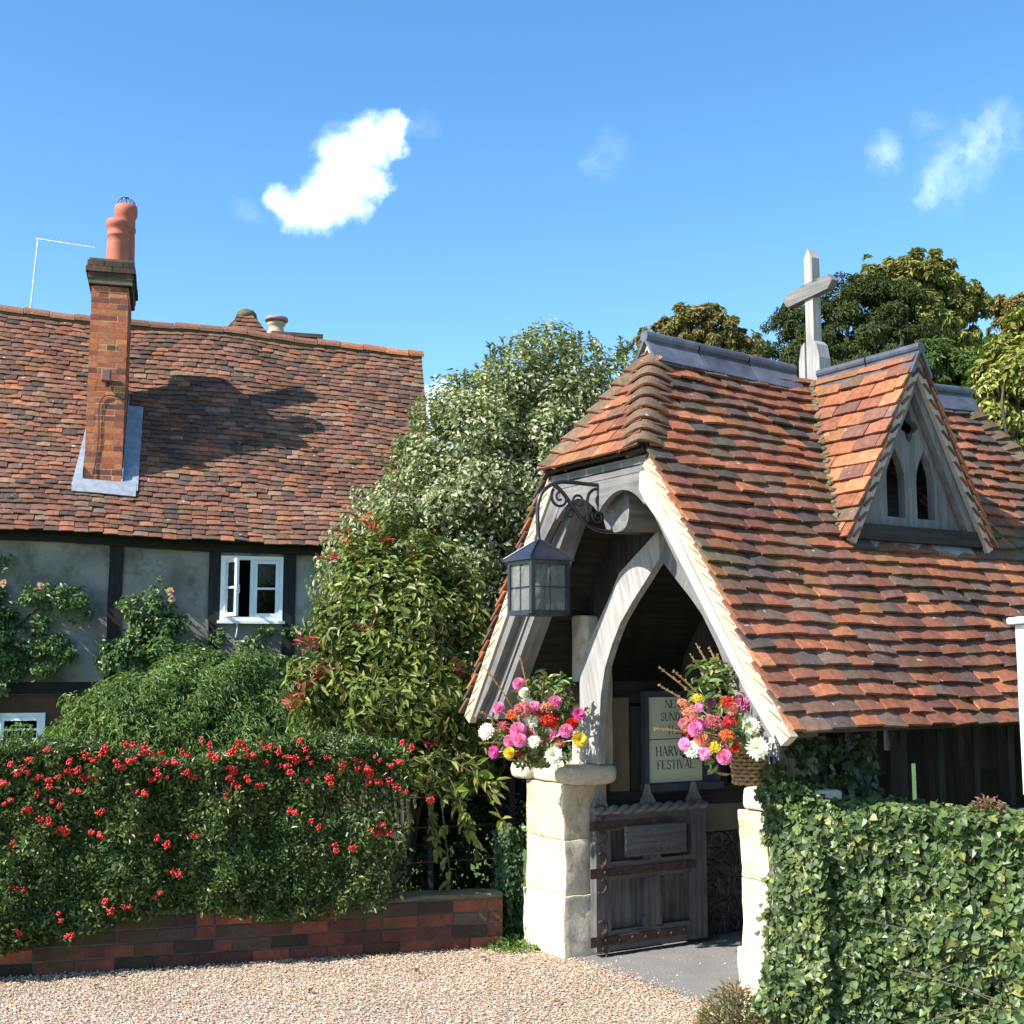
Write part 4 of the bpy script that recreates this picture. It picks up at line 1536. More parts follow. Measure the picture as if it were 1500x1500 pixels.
cbox(pw, S0, WN1[0], -0.2, 0, 1.45, 3.45)
cbox(pw, WN1[1], 2.25, -0.2, 0, 1.45, 3.2)
cbox(pw, WN1[0], WN1[1], -0.2, 0, 1.45, WN1[2])
cbox(pw, WN1[0], WN1[1], -0.2, 0, WN1[3], 3.25)
cbox(pw, 2.05, 2.25, -5.3, -0.201, 0.0, 3.2)
pw.prism([CW(2.06, 0.0, 3.2), CW(2.06, -5.3, 3.2), CW(2.06, CR_N, 6.3)], CT * 0.18)
cbox(pw, S0, 2.05, -5.5, -5.31, 0.0, 3.3)
cbox(pw, S0 - 0.2, S0, -5.3, 0.0, 0.0, 3.3)
part('plaster_wall', pw, M['plaster'], cot)
iw = MB()
cbox(iw, S0 + 0.01, 2.04, -1.3, -1.25, 0.0, 3.1)  # dark partition added behind the windows so the panes read dark
part('added_dark_backing', iw, M['timber'], cot)
bw = MB()
cbox(bw, S0, WN2[0], -0.2, -0.004, 0, 1.448, (0.11, 0.055, 0.04))
cbox(bw, WN2[1], 2.25, -0.2, -0.004, 0, 1.448, (0.11, 0.055, 0.04))
cbox(bw, WN2[0], WN2[1], -0.2, -0.004, 0, WN2[2], (0.11, 0.055, 0.04))
cbox(bw, WN2[0], WN2[1], -0.2, -0.004, WN2[3], 1.448, (0.11, 0.055, 0.04))
part('brick_plinth', bw, M['wbrick'], cot)
for (s0, s1, z0, z1) in ((-1.69, -1.53, 1.6, 3.3), (-0.52, -0.39, 1.6, 3.26), (0.37, 0.52, 1.6, 3.23), (1.55, 1.7, 1.6, 3.2), (-3.3, -3.14, 1.6, 3.35), (-5.0, -4.85, 1.6, 3.4)):
    tb = MB()
    zs = np.linspace(z0, z1, 7)
    wob = [0.025 * mnoise.noise(Vector((s0 * 3, z * 1.5, 1))) for z in zs]
    tb.strip([CW(s0 + q, 0.003, z) for q, z in zip(wob, zs)], [CW(s1 + q * 0.6, 0.003, z) for q, z in zip(wob, zs)], CN * 0.022)
    part('timber_post', tb, M['timber'], cot, grain=Z3)
part('timber_beam', MB().box(CW(-2.6, 0.02, 1.53), (4.85, 0.022, 0.07), AX_C), M['timber'], cot, grain=CT)
bmx = MB()
ss = np.linspace(S0, 2.25, 18)
bmx.strip([CW(s_, 0.004, c_eave(s_) + 0.16) for s_ in ss], [CW(s_, 0.004, c_eave(s_) - 0.08) for s_ in ss], CN * 0.06)
part('eaves_beam', bmx, M['timber'], cot, grain=CT)


def window(nm, s0, s1, z0, z1, opened):
    fr_ = MB()
    fw = 0.045
    cbox(fr_, s0, s0 + fw, -0.06, 0.035, z0, z1)
    cbox(fr_, s1 - fw, s1, -0.06, 0.035, z0, z1)
    cbox(fr_, s0 + fw + .0005, s1 - fw - .0005, -0.06, 0.035, z1 - fw, z1)
    cbox(fr_, s0 + fw + .0005, s1 - fw - .0005, -0.06, 0.035, z0, z0 + fw)
    mid = (s0 + s1) / 2
    cbox(fr_, mid - 0.02, mid + 0.02, -0.06, 0.03, z0 + fw + .0005, z1 - fw - .0005)
    wo_ = part('window', fr_, M['white'], cot)
    sl_ = MB()
    cbox(sl_, s0 - 0.03, s1 + 0.03, -0.02, 0.075, z0 - 0.035, z0 - 0.001)
    part('sill', sl_, M['white'], wo_)
    for side in (0, 1):
        a0 = s0 + fw + 0.002 if side == 0 else mid + 0.022
        a1 = mid - 0.022 if side == 0 else s1 - fw - 0.002
        wd = a1 - a0
        b0, b1 = z0 + fw + 0.003, z1 - fw - 0.003
        th = rad(62) if (opened and side == 0) else 0.0
        ex = CT * math.cos(th) + CN * math.sin(th)
        ey = CN * math.cos(th) - CT * math.sin(th)
        org = CW(a0, 0.012, 0)
        sash = MB()
        fs_ = 0.042

        def sb(x0, x1, y0, y1, dz):
            sash.box(org + ex * (x0 + x1) / 2 + Z3 * (y0 + y1) / 2 + ey * 0.0, ((x1 - x0) / 2, 0.018 - dz, (y1 - y0) / 2), (ex, ey, Z3))
        sb(0, fs_, b0, b1, 0)
        sb(wd - fs_, wd, b0, b1, 0)
        sb(fs_ + .0004, wd - fs_ - .0004, b0, b0 + fs_, 0.0)
        sb(fs_ + .0004, wd - fs_ - .0004, b1 - fs_, b1, 0.0)
        zm = (b0 + b1) / 2
        sb(fs_ + .0004, wd - fs_ - .0004, zm - 0.012, zm + 0.012, 0.004)
        so = part('casement', sash, M['white'], wo_)
        gp = MB()
        for (y0, y1) in ((b0 + fs_, zm - 0.012), (zm + 0.012, b1 - fs_)):
            gp.box(org + ex * wd / 2 + Z3 * (y0 + y1) / 2, (wd / 2 - fs_, 0.002, (y1 - y0) / 2), (ex, ey, Z3))
        part('pane', gp, M['glass'], wo_)
        if opened and side == 0:
            hd = MB()
            hp = org + ex * (wd - 0.02) + Z3 * zm - ey * 0.035
            hd.tube([hp + Z3 * 0.03, hp - Z3 * 0.07], 0.008, 6)
            hd.tube([hp, hp + ey * 0.03], 0.006, 6)
            part('latch', hd, M['white'], wo_)


window('upper', *WN1, True)
window('lower', *WN2, False)
# cord hanging below the window
cdm = MB().tube(smooth_path([CW(-0.18, 0.05, 2.31), CW(-0.175, 0.055, 2.22), CW(-0.19, 0.05, 2.13)], 8), 0.006, 5)
part('window_cord', cdm, M['white'], cot)


# bricks
def brick_faces(mb, mm, p0, along, outn, length, z0, courses, ch=0.075, bl_=0.225, depth=0.1, pal_=None, wts=None, seed=1, offs=0.0):
    rr_ = random.Random(seed)
    for c in range(courses):
        x = -rr_.uniform(0, 0.02) - (bl_ / 2 if c % 2 else 0) - offs
        z = z0 + c * ch
        while x < length:
            ln = bl_ - 0.011
            if rr_.random() < 0.12:
                ln = bl_ / 2 - 0.011
            a, b = max(x, 0.0), min(x + ln, length)
            if b - a > 0.03:
                tnt = np.array(rr_.choices(pal_, wts)[0]) * rr_.uniform(0.8, 1.2)
                pr = rr_.gauss(0, 0.0015)
                cen = p0 + along * (a + b) / 2 + Z3 * (z + (ch - 0.011) / 2) - outn * (depth / 2 - pr)
                mb.box(cen, ((b - a) / 2, depth / 2, (ch - 0.011) / 2), (along, outn, Z3), tnt)
            x += ln + 0.011


BPAL = [(0.50, 0.155, 0.065), (0.42, 0.125, 0.06), (0.30, 0.09, 0.055), (0.56, 0.20, 0.085), (0.20, 0.075, 0.055)]
BW_ = [6, 5, 3, 2, 1]
CHS0, CHS1, CHN0, CHN1 = -2.045, -1.60, -0.37, -1.45
ck = MB()
for (p0, al, on, ln, sd_) in ((CW(CHS0, CHN0, 0), CT, CN, CHS1 - CHS0, 1), (CW(CHS1, CHN0, 0), -CN, CT, CHN0 - CHN1, 2),
                              (CW(CHS0, CHN1, 0), CN, -CT, CHN0 - CHN1, 3), (CW(CHS1, CHN1, 0), -CT, -CN, CHS1 - CHS0, 4)):
    brick_faces(ck, None, p0, al, on, ln, 3.6, 39, pal_=BPAL, wts=BW_, seed=sd_)
chim = part('chimney', ck, M['brick'], cot)
cm = MB()
cbox(cm, CHS0 + 0.003, CHS1 - 0.003, CHN1 + 0.003, CHN0 - 0.003, 3.5, 6.5, (1, 1, 1))
part('chimney_mortar', cm, M['mortar'], chim)
oc = MB()
for k, ov in enumerate((0.025, 0.05, 0.075, 0.06)):
    z0 = 6.525 + k * 0.078
    dk = [(0.10, 0.06, 0.05), (0.15, 0.08, 0.06), (0.075, 0.06, 0.05)]
    for (p0, al, on, ln, sd_) in ((CW(CHS0 - ov, CHN0 + ov, 0), CT, CN, CHS1 - CHS0 + 2 * ov, 1), (CW(CHS1 + ov, CHN0 + ov, 0), -CN, CT, CHN0 - CHN1 + 2 * ov, 2),
                                  (CW(CHS0 - ov, CHN1 - ov, 0), CN, -CT, CHN0 - CHN1 + 2 * ov, 3), (CW(CHS1 + ov, CHN1 - ov, 0), -CT, -CN, CHS1 - CHS0 + 2 * ov, 4)):
        brick_faces(oc, None, p0, al, on, ln, z0, 1, ch=0.08, pal_=dk, wts=[2, 2, 1], seed=sd_ + k * 7)
part('chimney_cap', oc, M['wbrick'], chim)
cbox_m = MB()
cbox(cbox_m, CHS0 - 0.04, CHS1 + 0.04, CHN1 - 0.04, CHN0 + 0.04, 6.535, 6.86)
part('flaunching', cbox_m, M['mossy'], chim)


def pot(s_, n_, z0, hgt, r_, mat):
    prof = [(r_ * 1.08, 0), (r_ * 1.04, 0.05), (r_ * 0.98, hgt * 0.5), (r_ * 0.93, hgt * 0.62), (r_ * 1.03, hgt * 0.64), (r_ * 1.03, hgt * 0.68), (r_ * 0.96, hgt * 0.70),
            (r_ * 0.95, hgt * 0.82), (r_ * 1.10, hgt * 0.85), (r_ * 1.14, hgt * 0.93), (r_ * 1.06, hgt), (r_ * 0.85, hgt), (r_ * 0.8, hgt * 0.8)]
    return part('chimney_pot', MB().lathe(CW(s_, n_, z0), prof, 24), mat, chim, smooth=True)


pot(-1.765, -0.56, 6.84, 0.60, 0.135, M['terra'])
tall = pot(-1.70, -1.02, 6.84, 0.97, 0.13, M['terra'])
wg = MB()
for k in range(6):
    th = k * math.pi / 6
    wg.tube([CW(-1.70 + 0.12 * math.cos(f) * math.cos(th), -1.02 + 0.12 * math.cos(f) * math.sin(th), 7.80 + 0.13 * math.sin(f)) for f in np.linspace(0, math.pi, 13)], 0.004, 5)
wg.tube([CW(-1.70 + 0.12 * math.cos(f), -1.02 + 0.12 * math.sin(f), 7.81) for f in np.linspace(0, 2 * math.pi, 21)], 0.005, 5)
part('bird_guard', wg, M['black'], tall)
# lead flashing round the stack
fl = MB()


def cr_t(n_):
    return (CE_N - n_) / CRUN * CSL


def flash(s0, s1, n0, n1, h_=0.05, taper=0.0):
    ss_ = np.linspace(s0, s1, 4)
    ts = np.linspace(cr_t(n0), cr_t(n1), 8)
    g_ = [CP_map(a + taper * (1 - k_ / 3) * (t_ - ts[0]) / (ts[-1] - ts[0]), t_, h_ + 0.006 * mnoise.noise(Vector((a * 9, t_ * 5, 3)))) for t_ in ts for k_, a in enumerate(ss_)]
    fs_ = [(i * 4 + j, i * 4 + j + 1, (i + 1) * 4 + j + 1, (i + 1) * 4 + j) for i in range(7) for j in range(3)]
    vs_ = np.array(g_)
    nb_ = len(vs_)
    allv = np.vstack([vs_, vs_ - CNRM * 0.012])
    fs_ += [tuple(q + nb_ for q in f[::-1]) for f in fs_]
    rim = [i for i in range(4)] + [i * 4 + 3 for i in range(1, 8)] + [28 + j for j in (2, 1, 0)] + [i * 4 for i in range(6, 0, -1)]
    fs_ += [(rim[i], nb_ + rim[i], nb_ + rim[(i + 1) % len(rim)], rim[(i + 1) % len(rim)]) for i in range(len(rim))]
    fl.add(allv, fs_)


flash(CHS1 - 0.005, CHS1 + 0.20, -0.28, -1.42, 0.052)
flash(CHS0 - 0.13, CHS0 + 0.005, -0.28, -1.42, 0.052, 0.12)
flash(CHS0 - 0.12, CHS1 + 0.18, -0.20, -0.37, 0.056)
for sg, s_ in ((1, CHS1), (-1, CHS0)):
    ns = np.linspace(CHN0 + 0.01, CHN1, 8)
    lo = [CP_map(s_ + sg * 0.008, cr_t(n_), 0.03) for n_ in ns]
    hi = [p + Z3 * (0.20 if i else 0.16) for i, p in enumerate(lo)]
    fl.strip(lo, hi, CT * sg * 0.008)
part('lead_flashing', fl, M['lead'], chim)
cbl = MB().tube(smooth_path([CW(-1.60 + 0.01, -0.6, 5.18), CW(-1.60, -0.35, 5.08), CW(-1.72, -0.355, 5.12), CW(-1.85, -0.355, 5.10), CW(-1.90, -0.355, 4.95), CW(-1.89, -0.355, 4.6), CW(-1.93, -0.355, 4.15), CW(-1.98, -0.30, 3.98)], 40), 0.007, 5)
part('cable', cbl, M['black'], chim)

# rear chimney and small hipped cap behind the ridge
rc = MB()
cbox(rc, 0.42, 1.12, -3.95, -3.3, 6.0, 6.80, (0.24, 0.11, 0.075))
rear = part('rear_chimney', rc, M['wbrick'], cot)
rcc = MB()
cbox(rcc, 0.38, 1.16, -4.0, -3.25, 6.803, 6.86, (0.17, 0.10, 0.08))
part('rear_chimney_cap', rcc, M['wbrick'], rear)
rp = MB()
rp.lathe(CW(0.47, -3.55, 6.855), [(0.13, 0), (0.135, 0.06), (0.115, 0.10), (0.115, 0.16), (0.14, 0.18), (0.14, 0.21), (0.115, 0.23)], 20, (1, 1, 1))
part('rear_pot', rp, M['buff'], rear, smooth=True)
rp2 = MB().lathe(CW(0.47, -3.55, 7.085), [(0.17, 0), (0.185, 0.03), (0.17, 0.065), (0.10, 0.08)], 20)
part('rear_pot_cap', rp2, mat_plain('purple_clay', (0.28, 0.16, 0.17), 0.6), rear, smooth=True)
hipm = MB()
cxs = -0.02


def hip_small(side):
    def P(s_, t_, hgt):
        # small gablet facing the front
        return CW(cxs + side * (0.36 - t_ * 0.62), CR_N - 0.25 - s_, 6.60 + t_ * 0.78) + (CT * side * 0.78 + Z3 * 0.62) * hgt
    return P


for side in (-1, 1):
    tile_field(hipm, hip_small(side), [(0, 0), (0.9, 0), (0.9, 0.50), (0, 0.50)], 0.09, 0.16, 0.013, CP, CWT, lift=0.018, seed=51 + side)
fp = lambda s_, t_, hgt: CW(cxs + s_, CR_N + 0.02 - t_ * 0.5, 6.58 + t_ * 0.86) + (CN * 0.86 + Z3 * 0.5) * hgt
tile_field(hipm, fp, [(-0.33, 0), (0.33, 0), (0.03, 0.50), (-0.03, 0.50)], 0.085, 0.13, 0.013, [CP[3], CP[0], CP[1]], [4, 3, 2], lift=0.02, seed=61)
gbl = part('rear_gablet', hipm, M['ctile'], c_roof)
mk = MB().lathe(CW(cxs, CR_N - 0.3, 6.92), [(0.16, 0), (0.15, 0.07), (0.11, 0.12), (0.05, 0.145)], 14)
part('gablet_mortar', mk, M['mossy'], gbl, smooth=True)

# ------------------------------------------------------------------ fixtures on the cottage
fx = thing('security_lamp', 'small brown floodlight with sensor fixed to the brick chimney', 'lamp', CW(-1.83, -0.30, 5.2))
part('lamp_housing', MB().rough_box(CW(-1.825, -0.28, 5.35), (0.058, 0.06, 0.075), AX_C, r=0.015, sub=3, amp=0.001, tint=(0.20, 0.09, 0.085)), M['tint'], fx)
part('lamp_arm', MB().box(CW(-1.825, -0.355, 5.33), (0.02, 0.02, 0.03), AX_C, (0.1, 0.06, 0.06)), M['tint'], fx)
part('sensor', MB().lathe(CW(-1.805, -0.30, 5.215), [(0.015, 0), (0.028, 0.012), (0.03, 0.035), (0.015, 0.06)], 12, (0.03, 0.03, 0.035)), M['tint'], fx)

ae = thing('tv_aerial', 'white television aerial on a thin mast above the cottage ridge', 'aerial', at(42, 462, 18.2))
a0, a1, a2 = at(42, 464, 18.2), at(56, 350, 18.2), at(139, 363, 18.0)
part('mast', MB().tube([a0 - Z3 * 0.3, a1], 0.013, 8), M['zinc'], ae)
am_ = MB()
am_.tube([a1 - (a2 - a1) * 0.05, a2], 0.008, 6)
for k in range(15):
    p = a1 + (a2 - a1) * (k / 14)
    q = np.array([-0.35, 0.93, 0]) * 0.05
    am_.tube([p - q + Z3 * 0.045, p + q + Z3 * 0.02], 0.003, 4)
    am_.tube([p, p + Z3 * 0.06], 0.0025, 4)
part('boom', am_, M['zinc'], ae)
part('mast_clamp', MB().box(a0 + Z3 * 0.03, (0.035, 0.03, 0.06)), M['zinc'], ae)
cw_ = thing('flue_cowl', 'small round black flue cowl on the ridge beside the aerial mast', 'cowl', at(30, 464, 18.3))
part('cowl_cap', MB().lathe(at(29, 462, 18.3), [(0.05, -0.05), (0.05, 0.0), (0.16, 0.012), (0.17, 0.03), (0.06, 0.05)], 18), M['black'], cw_)
part('cowl_pipe', MB().lathe(at(29, 462, 18.3) - Z3 * 0.3, [(0.05, 0), (0.05, 0.25)], 14), M['black'], cw_)

# ================================================================== GARDEN WALL
gw_o = np.array([-0.06, wall_y(-0.06), 0])
gdir = np.array([-1, -0.28, 0]) / math.hypot(1, 0.28)
gout = np.array([0.28, -1, 0]) / math.hypot(1, 0.28)
gw = thing('brick_garden_wall', 'low mossy red brick garden wall under the berried hedge', 'wall', gw_o + gdir * 2.5)
bwm = MB()
GP = [(0.19, 0.058, 0.038), (0.11, 0.042, 0.032), (0.27, 0.08, 0.048), (0.05, 0.032, 0.028), (0.09, 0.06, 0.047)]
brick_faces(bwm, None, gw_o, gdir, gout, 6.2, 0.0, 4, ch=0.077, pal_=GP, wts=[4, 4, 2, 3, 2], seed=71)
part('bricks', bwm, M['wbrick'], gw)
cpm = MB()
cpm.rough_box(gw_o + gdir * 3.1 + Z3 * 0.318 - gout * 0.11, (3.1, 0.108, 0.016), (gdir, gout, Z3), r=0.012, sub=40, amp=0.016, freq=14)
part('mossy_top', cpm, M['mossy'], gw)
part('mortar', MB().box(gw_o + gdir * 3.1 + Z3 * 0.155 - gout * 0.11, (3.1, 0.102, 0.154), (gdir, gout, Z3)), M['dmortar'], gw)


# ================================================================== FOLIAGE
def rand_dirs(n_):
    v_ = rng.normal(size=(n_, 3))
    return v_ / np.linalg.norm(v_, axis=1)[:, None]


def blob_leaves(blobs, n_sub, n_leaf, L, asp, pal_, wts, sub_r=0.3, up=0.4, droop=0.2, spread=1.0, shell=0.5, Lvar=0.3, colvar=0.25, bottom=-0.6):
    """leaves on many small clumps spread over a few ellipsoids -> P, D, N, L, W, tint"""
    vol = np.array([b[1][0] * b[1][1] + b[1][0] * b[1][2] + b[1][1] * b[1][2] for b in blobs])
    pb_ = vol / vol.sum()
    cs, rs = [], []
    while len(cs) < n_sub:
        i = rng.choice(len(blobs), p=pb_)
        c, r = np.array(blobs[i][0]), np.array(blobs[i][1])
        d = rand_dirs(1)[0]
        if d[2] < bottom:
            continue
        q = c + d * r * rng.uniform(0.45, 0.97)
        inside = False
        for j, b2 in enumerate(blobs):
            if j != i and np.sum(((q - np.array(b2[0])) / np.array(b2[1])) ** 2) < 0.3:
                inside = True
        if inside and rng.random() < 0.8:
            continue
        cs.append(q)
        rs.append(sub_r * np.cbrt(np.prod(r)) * rng.uniform(0.6, 1.3))
    cs, rs = np.array(cs), np.array(rs)
    idx = rng.choice(len(cs), n_leaf, p=rs ** 2 / np.sum(rs ** 2))
    d = rand_dirs(n_leaf)
    rad_ = rng.uniform(shell, 1.05, n_leaf) ** 0.6
    P = cs[idx] + d * (rs[idx] * rad_)[:, None] * np.array([1, 1, 0.85])
    ctr = np.array([np.mean([b[0] for b in blobs], axis=0)])
    outw = P - ctr
    outw /= np.linalg.norm(outw, axis=1)[:, None]
    N = d * 0.6 + outw * 0.5 + np.array([0, 0, up]) + rng.normal(size=(n_leaf, 3)) * 0.35 * spread
    N /= np.linalg.norm(N, axis=1)[:, None]
    D = rng.normal(size=(n_leaf, 3)) + outw * 0.8 + np.array([0, 0, -droop])
    D = D - N * np.sum(D * N, axis=1)[:, None]
    D /= np.linalg.norm(D, axis=1)[:, None] + 1e-9
    LL = L * rng.uniform(1 - Lvar, 1 + Lvar, n_leaf)
    pal_ = np.array(pal_)
    tint = pal_[rng.choice(len(pal_), n_leaf, p=np.array(wts) / np.sum(wts))]
    cl = rng.uniform(1 - colvar, 1 + colvar, len(cs))[idx]
    tint = tint * (cl * rng.uniform(0.8, 1.2, n_leaf))[:, None]
    return P, D, N, LL, LL * asp, tint, cs


def twigs(root_pts, cs, n_, r0, name, parent, mat, jitter=0.1):
    mb = MB()
    ch = cs[rng.choice(len(cs), min(n_, len(cs)), replace=False)]
    for c in ch:
        base = np.array(root_pts[rng.integers(len(root_pts))])
        mid_ = base * 0.5 + c * 0.5 + rng.normal(size=3) * jitter + np.array([0, 0, -0.05])
        mb.tube(smooth_path([base, mid_, c], 8), np.linspace(r0, r0 * 0.25, 8), 5)
    return part(name, mb, mat, parent)


def trunk(parent, base, top, r0, r1, wob=0.1):
    base, top = np.array(base, float), np.array(top, float)
    pts_ = [base + (top - base) * f + np.array([rng.normal() * wob, rng.normal() * wob, 0]) * (f > 0) for f in np.linspace(0, 1, 5)]
    return part('trunk', MB().tube(smooth_path(pts_, 14), np.linspace(r0, r1, 14), 10), M['bark'], parent, smooth=True)


# ---- variegated holly behind the gate
hol = thing('holly_tree', 'large variegated holly tree with pale edged leaves behind the lychgate', 'tree', (-0.05, 10.35, 0))
HB = [((0.10, 10.35, 3.05), (0.95, 0.9, 1.3)), ((0.35, 10.4, 3.60), (0.95, 0.8, 0.95)), ((-0.85, 10.2, 2.85), (0.62, 0.6, 0.62)), ((-1.1, 10.1, 2.45), (0.6, 0.55, 0.55)), ((-0.55, 10.2, 2.55), (0.85, 0.8, 0.95)), ((-1.0, 10.15, 2.15), (0.62, 0.6, 0.75)),
      ((0.0, 10.3, 1.75), (1.05, 0.9, 1.1)), ((0.85, 10.75, 3.15), (0.6, 0.6, 0.95)), ((-0.42, 10.4, 3.50), (0.62, 0.6, 0.68))]
HP = [(0.11, 0.145, 0.055), (0.15, 0.19, 0.075), (0.40, 0.41, 0.23), (0.56, 0.54, 0.35), (0.20, 0.235, 0.11)]
P, D, N, LL, WW, tint, cs = blob_leaves(HB, 520, 120000, 0.044, 0.52, HP, [3.5, 4, 2.6, 1.6, 3], sub_r=0.24, up=0.35, colvar=0.12)
hm = MB().leaves(P, D, N, LL, WW, tint, fold=0.3, curl=0.25, shape=(0.28, 0.5, 0.66, 0.42))
# upright leading shoots along the top
shp, sdv, sn = [], [], []
sticks = MB()
for k_ in range(60):
    px = R.choice([R.uniform(690, 935), R.uniform(690, 935), R.uniform(560, 690)])
    prof = np.interp(px, [540, 580, 640, 690, 720, 760, 840, 900, 940], [690, 655, 600, 530, 505, 490, 492, 500, 515])
    py = prof + R.uniform(0, 22)
    top = py - R.uniform(0, 14)
    b0_, b1_ = at(px, py + 32, 10.35), at(px + R.uniform(-9, 9), top, 10.35)
    sticks.tube([b0_, b1_], 0.006, 5)
    for k in range(20):
        f = rng.random() ** 0.8
        shp.append(b0_ + (b1_ - b0_) * f)
        th = rng.random() * 6.28
        sdv.append(np.array([math.cos(th), math.sin(th), 0.7 + rng.random() * 0.5]))
        sn.append(np.array([-math.cos(th) * 0.5, -math.sin(th) * 0.5, 1.0]))
hm.leaves(np.array(shp), np.array(sdv), np.array(sn), rng.uniform(0.035, 0.06, len(shp)), 0.026, np.array(HP)[rng.choice(5, len(shp), p=[.25, .3, .1, .05, .3])], fold=0.3, curl=0.1)
part('crown', hm, M['gloss'], hol)
part('leading_shoots', sticks, M['stem'], hol, kind='stuff')
trunk(hol, (-0.05, 10.35, 0), (0.05, 10.4, 2.6), 0.13, 0.06)
twigs([(0, 10.35, 1.2), (0.02, 10.38, 1.9), (0.05, 10.4, 2.4)], cs, 45, 0.03, 'branches', hol, M['bark'])

# ---- photinia
pho = thing('photinia_shrub', 'tall green shrub with red young leaves between hedge and lychgate', 'shrub', (-0.75, 8.95, 0))
PB = [((-0.75, 8.95, 2.05), (0.50, 0.5, 0.62)), ((-0.88, 8.9, 1.55), (0.62, 0.5, 0.55)), ((-0.55, 8.85, 1.25), (0.50, 0.42, 0.55)), ((-1.15, 8.85, 1.75), (0.36, 0.38, 0.42)),
      ((-0.35, 8.75, 1.55), (0.36, 0.36, 0.42)), ((-0.85, 9.0, 2.45), (0.36, 0.36, 0.36)), ((-0.55, 8.95, 2.35), (0.30, 0.3, 0.34))]
PP = [(0.12, 0.17, 0.034), (0.17, 0.21, 0.045), (0.08, 0.12, 0.028), (0.25, 0.26, 0.07), (0.23, 0.15, 0.06)]
P, D, N, LL, WW, tint, cs = blob_leaves(PB, 260, 21000, 0.070, 0.36, PP, [4, 4, 3, 2, 0.6], sub_r=0.33, up=0.4, droop=0.2)
pm = MB().leaves(P, D, N, LL, WW, tint, fold=0.22, curl=0.22)
part('foliage', pm, M['gloss'], pho)
# low trailing sprays by the gate post with large leaves
tm = MB()
tp_ = MB()
for (x0, y0, x1, y1) in ((655, 1110, 730, 1150), (640, 1110, 690, 1215), (660, 1090, 735, 1200), (610, 1120, 640, 1240), (640, 1130, 660, 1290), (690, 1140, 725, 1165), (600, 1110, 690, 1130), (655, 1160, 700, 1250)):
    b0_, b1_ = at(x0, y0, 8.55), at(x1, y1, 8.35)
    pth = smooth_path([b0_, (b0_ + b1_) / 2 + np.array([0, -0.03, 0.05]), b1_], 10)
    tp_.tube(pth, np.linspace(0.006, 0.003, 10), 5)
    nl = 17
    ii = rng.integers(2, 10, nl)
    Pp = np.array(pth)[ii]
    Dd = np.tile((b1_ - b0_) / np.linalg.norm(b1_ - b0_), (nl, 1)) * 0.8 + rng.normal(size=(nl, 3)) * 0.7
    Nn = np.tile(np.array([-0.2, -0.5, 0.8]), (nl, 1)) + rng.normal(size=(nl, 3)) * 0.3
    tm.leaves(Pp, Dd, Nn, rng.uniform(0.07, 0.115, nl), rng.uniform(0.03, 0.045, nl), np.array([(0.17, 0.21, 0.04), (0.24, 0.24, 0.06), (0.11, 0.16, 0.03)])[rng.integers(0, 3, nl)], curl=0.15)
part('trailing_leaves', tm, M['gloss'], pho)
part('trailing_stems', tp_, M['stem'], pho)
rm_ = MB()
for (x, y, n_) in ((548, 775, 9), (532, 762, 7), (500, 790, 6), (560, 795, 5), (448, 940, 14), (470, 985, 16), (450, 1010, 12), (430, 1030, 16), (530, 925, 6), (545, 905, 6), (665, 985, 6), (700, 1000, 5), (620, 1100, 6), (575, 1070, 5), (636, 1095, 7), (672, 1128, 6), (480, 820, 8), (515, 800, 8), (720, 985, 5), (610, 815, 5)):
    c = at(x, y, 8.55 if y > 850 else 8.8)
    th = rng.uniform(0, 6.28, n_)
    Dd = np.stack([np.cos(th), np.sin(th) * 0.6, rng.uniform(0.1, 1.0, n_)], 1)
    Pp = c + rng.normal(size=(n_, 3)) * 0.03
    rm_.leaves(Pp, Dd, np.tile(np.array([0, -0.4, 1.0]), (n_, 1)) + rng.normal(size=(n_, 3)) * 0.3, rng.uniform(0.06, 0.10, n_), rng.uniform(0.02, 0.034, n_),
               np.array([(0.36, 0.035, 0.03), (0.28, 0.06, 0.03), (0.42, 0.09, 0.07), (0.40, 0.16, 0.05)])[rng.integers(0, 4, n_)], curl=0.2)
part('red_shoots', rm_, M['gloss'], pho, label='bright red young leaves', kind='stuff')
trunk(pho, (-0.72, 8.9, 0), (-0.75, 8.95, 1.3), 0.05, 0.03, 0.04)
twigs([(-0.72, 8.9, 0.25), (-0.75, 8.93, 0.6), (-0.75, 8.95, 1.1)], cs, 40, 0.016, 'branches', pho, M['bark'], 0.06)

# ---- feathery green shrub in front of the cottage
nan = thing('feathery_shrub', 'broad light green feathery shrub in front of the cottage wall', 'shrub', (-3.3, 12.9, 0))
NB = [((-3.35, 12.9, 1.05), (0.95, 0.7, 0.85)), ((-2.65, 12.8, 0.95), (0.75, 0.6, 0.80)), ((-4.15, 12.9, 0.85), (0.75, 0.6, 0.75)), ((-2.75, 13.1, 1.45), (0.55, 0.5, 0.55)), ((-3.55, 13.1, 1.45), (0.55, 0.5, 0.60)), ((-4.9, 12.9, 0.55), (0.7, 0.6, 0.6))]
NP = [(0.115, 0.185, 0.045), (0.15, 0.22, 0.06), (0.085, 0.15, 0.045), (0.21, 0.25, 0.08), (0.26, 0.26, 0.10)]
P, D, N, LL, WW, tint, cs = blob_leaves(NB, 380, 52000, 0.062, 0.27, NP, [4, 4, 3, 2, 0.8], sub_r=0.24, up=0.5, droop=0.7)
part('foliage', MB().leaves(P, D, N, LL, WW, tint, fold=0.15, curl=0.3), M['leaf'], nan)
twigs([(-3.3, 12.9, 0.05), (-2.8, 12.9, 0.05), (-3.9, 12.9, 0.05), (-4.7, 12.9, 0.05)], cs, 50, 0.014, 'stems', nan, M['bark'])

# ---- climbing roses on the cottage wall


